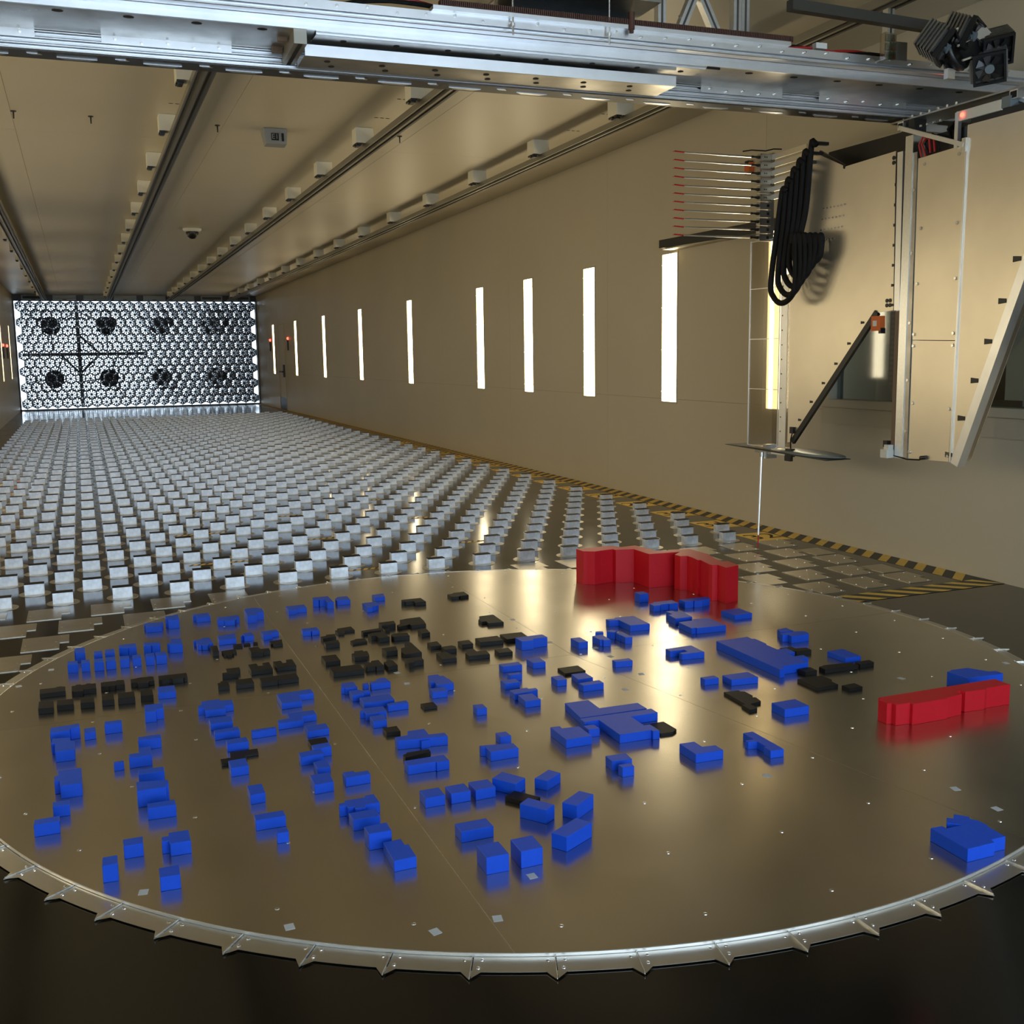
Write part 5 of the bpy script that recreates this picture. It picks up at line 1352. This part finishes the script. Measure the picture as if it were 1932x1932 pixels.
# leading edge: clear nose, perforated angle
plate('clear_nose', [(4.606, .672), (4.925, .672), (4.925, 1.985), (4.606, 1.985)][::-1], 'clear_acrylic', .0, .003)
mb = MB()
for z in (.672, 1.04, 1.36, 1.68, 1.98):
    mb.box(-.002, .0, 4.606, 4.925, z - .002, z + .002)
mb.box(-.003, .0, 4.921, 4.927, .672, 1.985); mb.box(-.003, 0, 4.60, 4.607, .672, 1.985)
mb.build('nose_tape', 'alu_bright', ma)
plate('nose_far', [(4.606, .672), (4.80, .672), (4.80, 1.985), (4.606, 1.985)][::-1], 'clear_acrylic', .10, .103)
plate('perforated_angle', [(4.515, .675), (4.585, .675), (4.585, 1.75), (4.515, 1.75)][::-1], 'alu_bright', -.008, -.004)
mb = MB()
for k in range(11):
    mb.cyl((-.008, 4.565, .78 + k * .09), (-.0088, 4.565, .78 + k * .09), .005, 8)
tag(mb.build('angle_holes', 'hole_black', ma), kind='stuff')
# streamlined pod and joint hardware at the bottom
mb = MB()
vs, fs = [], []
NS, NR = 16, 14
for i in range(NS + 1):
    a = PI * i / NS
    for k in range(NR):
        c = 2 * PI * k / NR
        vs.append((.05 + .11 * math.sin(a) * math.cos(c), 4.35 + .32 * math.cos(a), .655 + .022 * math.sin(a) * math.sin(c)))
for i in range(NS):
    for k in range(NR):
        fs.append((i * NR + k, i * NR + (k + 1) % NR, (i + 1) * NR + (k + 1) % NR, (i + 1) * NR + k))
mb.add(vs, fs); mb.build('foil_pod', 'grey_blue', ma, True)
mb = MB(); mb.prism([(5.10, .660), (4.70, .652), (4.05, .640), (4.05, .644), (4.70, .664), (5.10, .663)], -.06, .12, 0, 'x'); mb.build('foil_plate', 'dark_metal', ma)
mb = MB(); mb.box(-.03, .03, 4.62, 4.80, .630, .672); mb.box(-.04, .04, 4.66, 4.70, .60, .69); mb.build('probe_clamp', 'alu_dark', ma)
mb = MB(); mb.box(-.035, .02, 4.48, 4.62, .635, .668); mb.build('arm_block', 'alu_bright', ma)
mb = MB(); mb.box(-.03, 0, 4.42, 4.48, .63, .68); mb.box(-.02, .0, 4.44, 4.50, .60, .64); mb.build('wiring_cluster', 'black_plastic', ma)
mb = MB(); mb.box(-.02, 0, 4.42, 4.455, .775, .815); mb.build('sensor_box', 'black_plastic', ma)
mb = MB(); mb.tube([(-.012, 4.437, .775), (-.02, 4.44, .74), (-.012, 4.45, .70), (-.018, 4.44, .66)], .004, 6); mb.build('sensor_wire', 'rubber_cable', ma)
mb = MB(); mb.box(-.06, .0, 3.55, 3.60, .70, .745); mb.box(-.045, 0, 3.555, 3.59, .745, .77); o = mb.build('end_motor', 'white_plastic', ma)
mb = MB(); mb.box(-.03, .0, 3.585, 3.615, .755, .79); mb.build('motor_cap', 'black_plastic', o)
mb = MB(); mb.box(-.03, -.01, 3.60, 3.625, .70, .716); mb.build('connector', 'orange', o)
mb = MB(); mb.tube([(-.01, 3.55, .712), (-.012, 3.45, .70), (-.012, 3.36, .705), (-.012, 3.34, .716)], .004, 6); o = mb.build('end_cable', 'rubber_cable', ma)
mb = MB(); mb.cyl((-.012, 3.35, .716), (-.012, 3.31, .722), .011, 10); mb.build('end_plug', 'black_plastic', o)
mb = MB(); mb.box(-.035, .0, 3.665, 3.735, 1.385, 1.465); o = mb.build('orange_clamp', 'orange', ma); o.rotation_euler = (0, 0, 0)
mb = MB(); mb.box(-.037, -.035, 3.69, 3.72, 1.41, 1.44); mb.build('clamp_label', 'white_plastic', o)
mb = MB(); mb.box(-.03, .0, 3.66, 3.68, 1.37, 1.40); mb.build('clamp_jaw', 'black_plastic', o)
# red wiring in the gap above the middle panel
for k in range(3):
    mb = MB(); mb.tube([(-.0, 3.44 - .03 * k, 2.26), (-.01, 3.45 - .02 * k, 2.32), (-.01, 3.42 - .03 * k, 2.36), (-.01, 3.38 - .03 * k, 2.335), (-.005, 3.375 - .03 * k, 2.27)], .0055, 6)
    mb.build('wire_loop', ['red_wire', 'red_wire', 'rubber_cable'][k], ma)
mb = MB(); mb.box(.02, .10, 3.16, 3.44, 2.24, 2.36); mb.build('motor_block', 'black_plastic', ma)

# hanging frame that carries the mast under the gantry
hf = thing('mast_hanger', 'aluminium hanger frame joining the mast to the gantry', 'bracket', None, (MX, 0, 0))
mb = MB(); mb.box(-.012, .19, 2.45, 3.66, 2.462, 2.470); mb.build('flat_bar', 'alu_dark', hf)
mb = MB(); mb.box(.0, .30, 3.58, 3.622, 2.424, 2.462); o = mb.build('square_tube', 'alu_bright', hf)
mb = MB(); mb.box(-.001, .0, 3.584, 3.618, 2.428, 2.458); mb.build('tube_mouth', 'hole_black', o)
mb = MB(); mb.box(.0, .30, 2.85, 2.895, 2.424, 2.462); o = mb.build('square_tube', 'alu_bright', hf)
mb = MB(); mb.box(-.001, .0, 2.854, 2.891, 2.428, 2.458); mb.build('tube_mouth', 'hole_black', o)
mb = MB(); mb.bar((-.005, 3.60, 2.435), (-.005, 3.15, 2.268), .022, .022); mb.build('brace', 'alu_bright', hf)
mb = MB(); mb.bar((.05, 2.90, 2.44), (.05, 2.66, 2.33), .022, .022); mb.build('brace', 'alu_bright', hf)
mb = MB(); mb.box(-.012, .01, 3.19, 3.212, 2.26, 2.43); mb.build('upright', 'alu_bright', hf)
mb = MB(); mb.box(-.014, .0, 3.135, 3.16, 2.235, 2.30); mb.build('end_plate', 'alu', hf)
mb = MB(); mb.box(.0, .08, 3.50, 3.54, 2.37, 2.462); mb.build('mast_head', 'dark_metal', hf)
mb = MB()
for k in range(7):
    mb.cyl((.01, 3.60 - k * .045, 2.424), (.01, 3.60 - k * .045, 2.414), .007, 6); mb.cyl((.02, 3.60 - k * .06, 2.470), (.02, 3.60 - k * .06, 2.49), .006, 6)
tag(mb.build('bolts', 'bolt', hf), kind='stuff')
t = thing('indicator_box', 'pale grey box with red lit indicator under the gantry end', 'indicator box', None, (MX - .01, 2.93, 2.385))
mb = MB(); mb.box(0, .09, 0, .28, 0, .05); o = mb.build('housing', 'white_plastic', t); bevel(o, .004, 2)
mb = MB(); mb.box(.0, .088, -.05, 0.0, .006, .056); mb.build('end_box', 'grey_blue', t)
mb = MB(); mb.cyl((-.001, .235, .026), (-.006, .235, .026), .011, 14); mb.build('indicator_lens', 'red_led', t)
mb = MB()
for k in range(4):
    mb.tube([(.02 + .01 * k, .29, .02), (.01 + .012 * k, .34, -.02), (.03, .33 + .01 * k, -.07)], .005, 6)
tag(mb.build('wires', 'rubber_cable', t), kind='stuff')

# ------------------------------------------------------------------ probe rake, loop cables, vertical probe
rk = thing('probe_rake', 'rake of eleven slim horizontal probes with red tips on the mast', 'probe rake', None, (2.46, 4.75, 0))
rb = MB(); rb.cyl((-.03, 0, 0), (-.075, 0, 0), .010, 10, .006); rb.cyl((-.075, 0, 0), (-.09, 0, 0), .0085, 10); nut_me = rb.mesh('probe_nut', 'dark_metal')
rs = MB(); rs.cyl((-.08, 0, 0), (-.34, 0, 0), .0058, 8); rs.cyl((-.34, 0, 0), (-.572, 0, 0), .0046, 8); rod_me = rs.mesh('probe_rod', 'alu')
rt = MB(); rt.cyl((-.572, 0, 0), (-.638, 0, .004), .0040, 8); rt.cyl((-.638, 0, .004), (-.652, 0, -.002), .002, 6, .001); tip_me = rt.mesh('probe_tip', 'red')
rh = MB(); rh.box(-.032, .055, -.02, .02, -.0215, .0215); hs_me = rh.mesh('probe_housing', 'alu_dark')
rh = MB(); rh.box(.018, .036, -.0212, -.0200, -.009, .009); sq_me = rh.mesh('port', 'black_plastic')
rh = MB()
for s in (-.007, .007): rh.cyl((.004 + s, -.0200, 0), (.004 + s, -.0215, 0), .0045, 8)
rh.cyl((-.03, -.0200, .015), (-.03, -.022, .015), .003, 6); rh.cyl((.045, -.0200, -.015), (.045, -.022, -.015), .003, 6)
pt_me = rh.mesh('fasteners', 'dark_metal')
for k in range(11):
    z = 1.990 + k * .0488
    h_ = link('probe_housing', hs_me, rk); h_.location = (0, 0, z)
    if k < 5: link('port', sq_me, h_)
    else: tag(link('fasteners', pt_me, h_), kind='stuff')
    r_ = link('probe_rod', rod_me, rk); r_.location = (0, 0, z)
    link('probe_tip', tip_me, r_); link('probe_nut', nut_me, r_)
for k in range(6):
    z = 2.235 + k * .0488
    mb = MB(); mb.bar((.05, .0, z), (.052, -.36 + .035 * (5 - k), z + .005), .006, .032); mb.build('rake_arm', 'sheet_metal', rk)
mb = MB(); mb.box(.052, .075, -.015, .015, 1.97, 2.51); mb.build('rake_spine', 'alu_dark', rk)
mb = MB(); mb.tube([(-.16, -.01, 2.505), (-.10, -.015, 2.515), (.0, -.02, 2.515), (.06, -.02, 2.53), (.12, -.02, 2.532)], .004, 6); mb.build('top_wire', 'rubber_cable', rk)

cbx = thing('cable_bundle', 'bundle of thick black braided cables hanging in loops beside the probe rake', 'cables', None, (2.40, 0, 0))
for k, path in enumerate(CABLES):
    pts = []
    n = len(path)
    P = [Vector((.012 * (k - 3) * .8, p[0], p[1])) for p in path]
    for i in range(n - 1):          # Catmull-Rom
        p0, p1, p2, p3 = P[max(i - 1, 0)], P[i], P[i + 1], P[min(i + 2, n - 1)]
        for q in range(8):
            tq = q / 8
            pts.append(.5 * ((2 * p1) + (-p0 + p2) * tq + (2 * p0 - 5 * p1 + 4 * p2 - p3) * tq ** 2 + (-p0 + 3 * p1 - 3 * p2 + p3) * tq ** 3))
    pts.append(P[-1])
    mb = MB(); mb.tube(pts, .0175, 10); mb.build('cable', 'rubber_cable', cbx, True)

for k, path in enumerate(CABLES):
    mb = MB(); mb.box(.012 * (k - 3) * .8, .118, path[1][0] - .012, path[1][0] + .012, path[1][1] - .012, path[1][1] + .006); mb.build('cable_clip', 'black_plastic', cbx)
vp = thing('floor_probe', 'thin vertical silver probe hanging almost to the floor, red tip', 'probe', None, (2.452, 4.70, 0))
mb = MB(); mb.cyl((0, 0, .64), (-.014, 0, .10), .0088, 10, .0065); mb.build('rod', 'alu_bright', vp)
mb = MB(); mb.cyl((-.014, 0, .10), (-.015, 0, .022), .0038, 8); mb.cyl((-.015, 0, .022), (-.028, 0, .022), .002, 6); mb.build('tip', 'red', vp)
mb = MB(); mb.cyl((0, 0, .64), (0, 0, .61), .014, 10); mb.build('collar', 'alu_dark', vp)
t = thing('cable_tray', 'black tray fixed high on the right wall above the nearest light', 'tray', None, (2.93, 0, 0))
mb = MB(); mb.prism([(6.845, 2.135), (6.845, 2.200), (5.0, 2.188), (5.0, 2.100)], 0, .115, 0, 'x'); mb.build('tray_body', 'black_plastic', t)
mb = MB(); mb.box(.002, .113, 5.05, 6.80, 2.118, 2.128); o = mb.build('lit_underside', 'trim_paint', t); o.rotation_euler = (0, 0, 0)  # tan slab paints the light falling on the tray's underside
t = thing('wall_valve', 'small orange and black device on the wall behind the probes', 'device', None, (3.035, 5.72, 2.62))
mb = MB(); mb.box(-.03, .014, -.03, .03, -.05, .02); mb.build('body', 'orange', t)
mb = MB(); mb.box(-.034, .010, -.02, .02, .0, .03); mb.box(-.034, .01, -.025, .02, -.065, -.05); mb.build('cap', 'black_plastic', t)
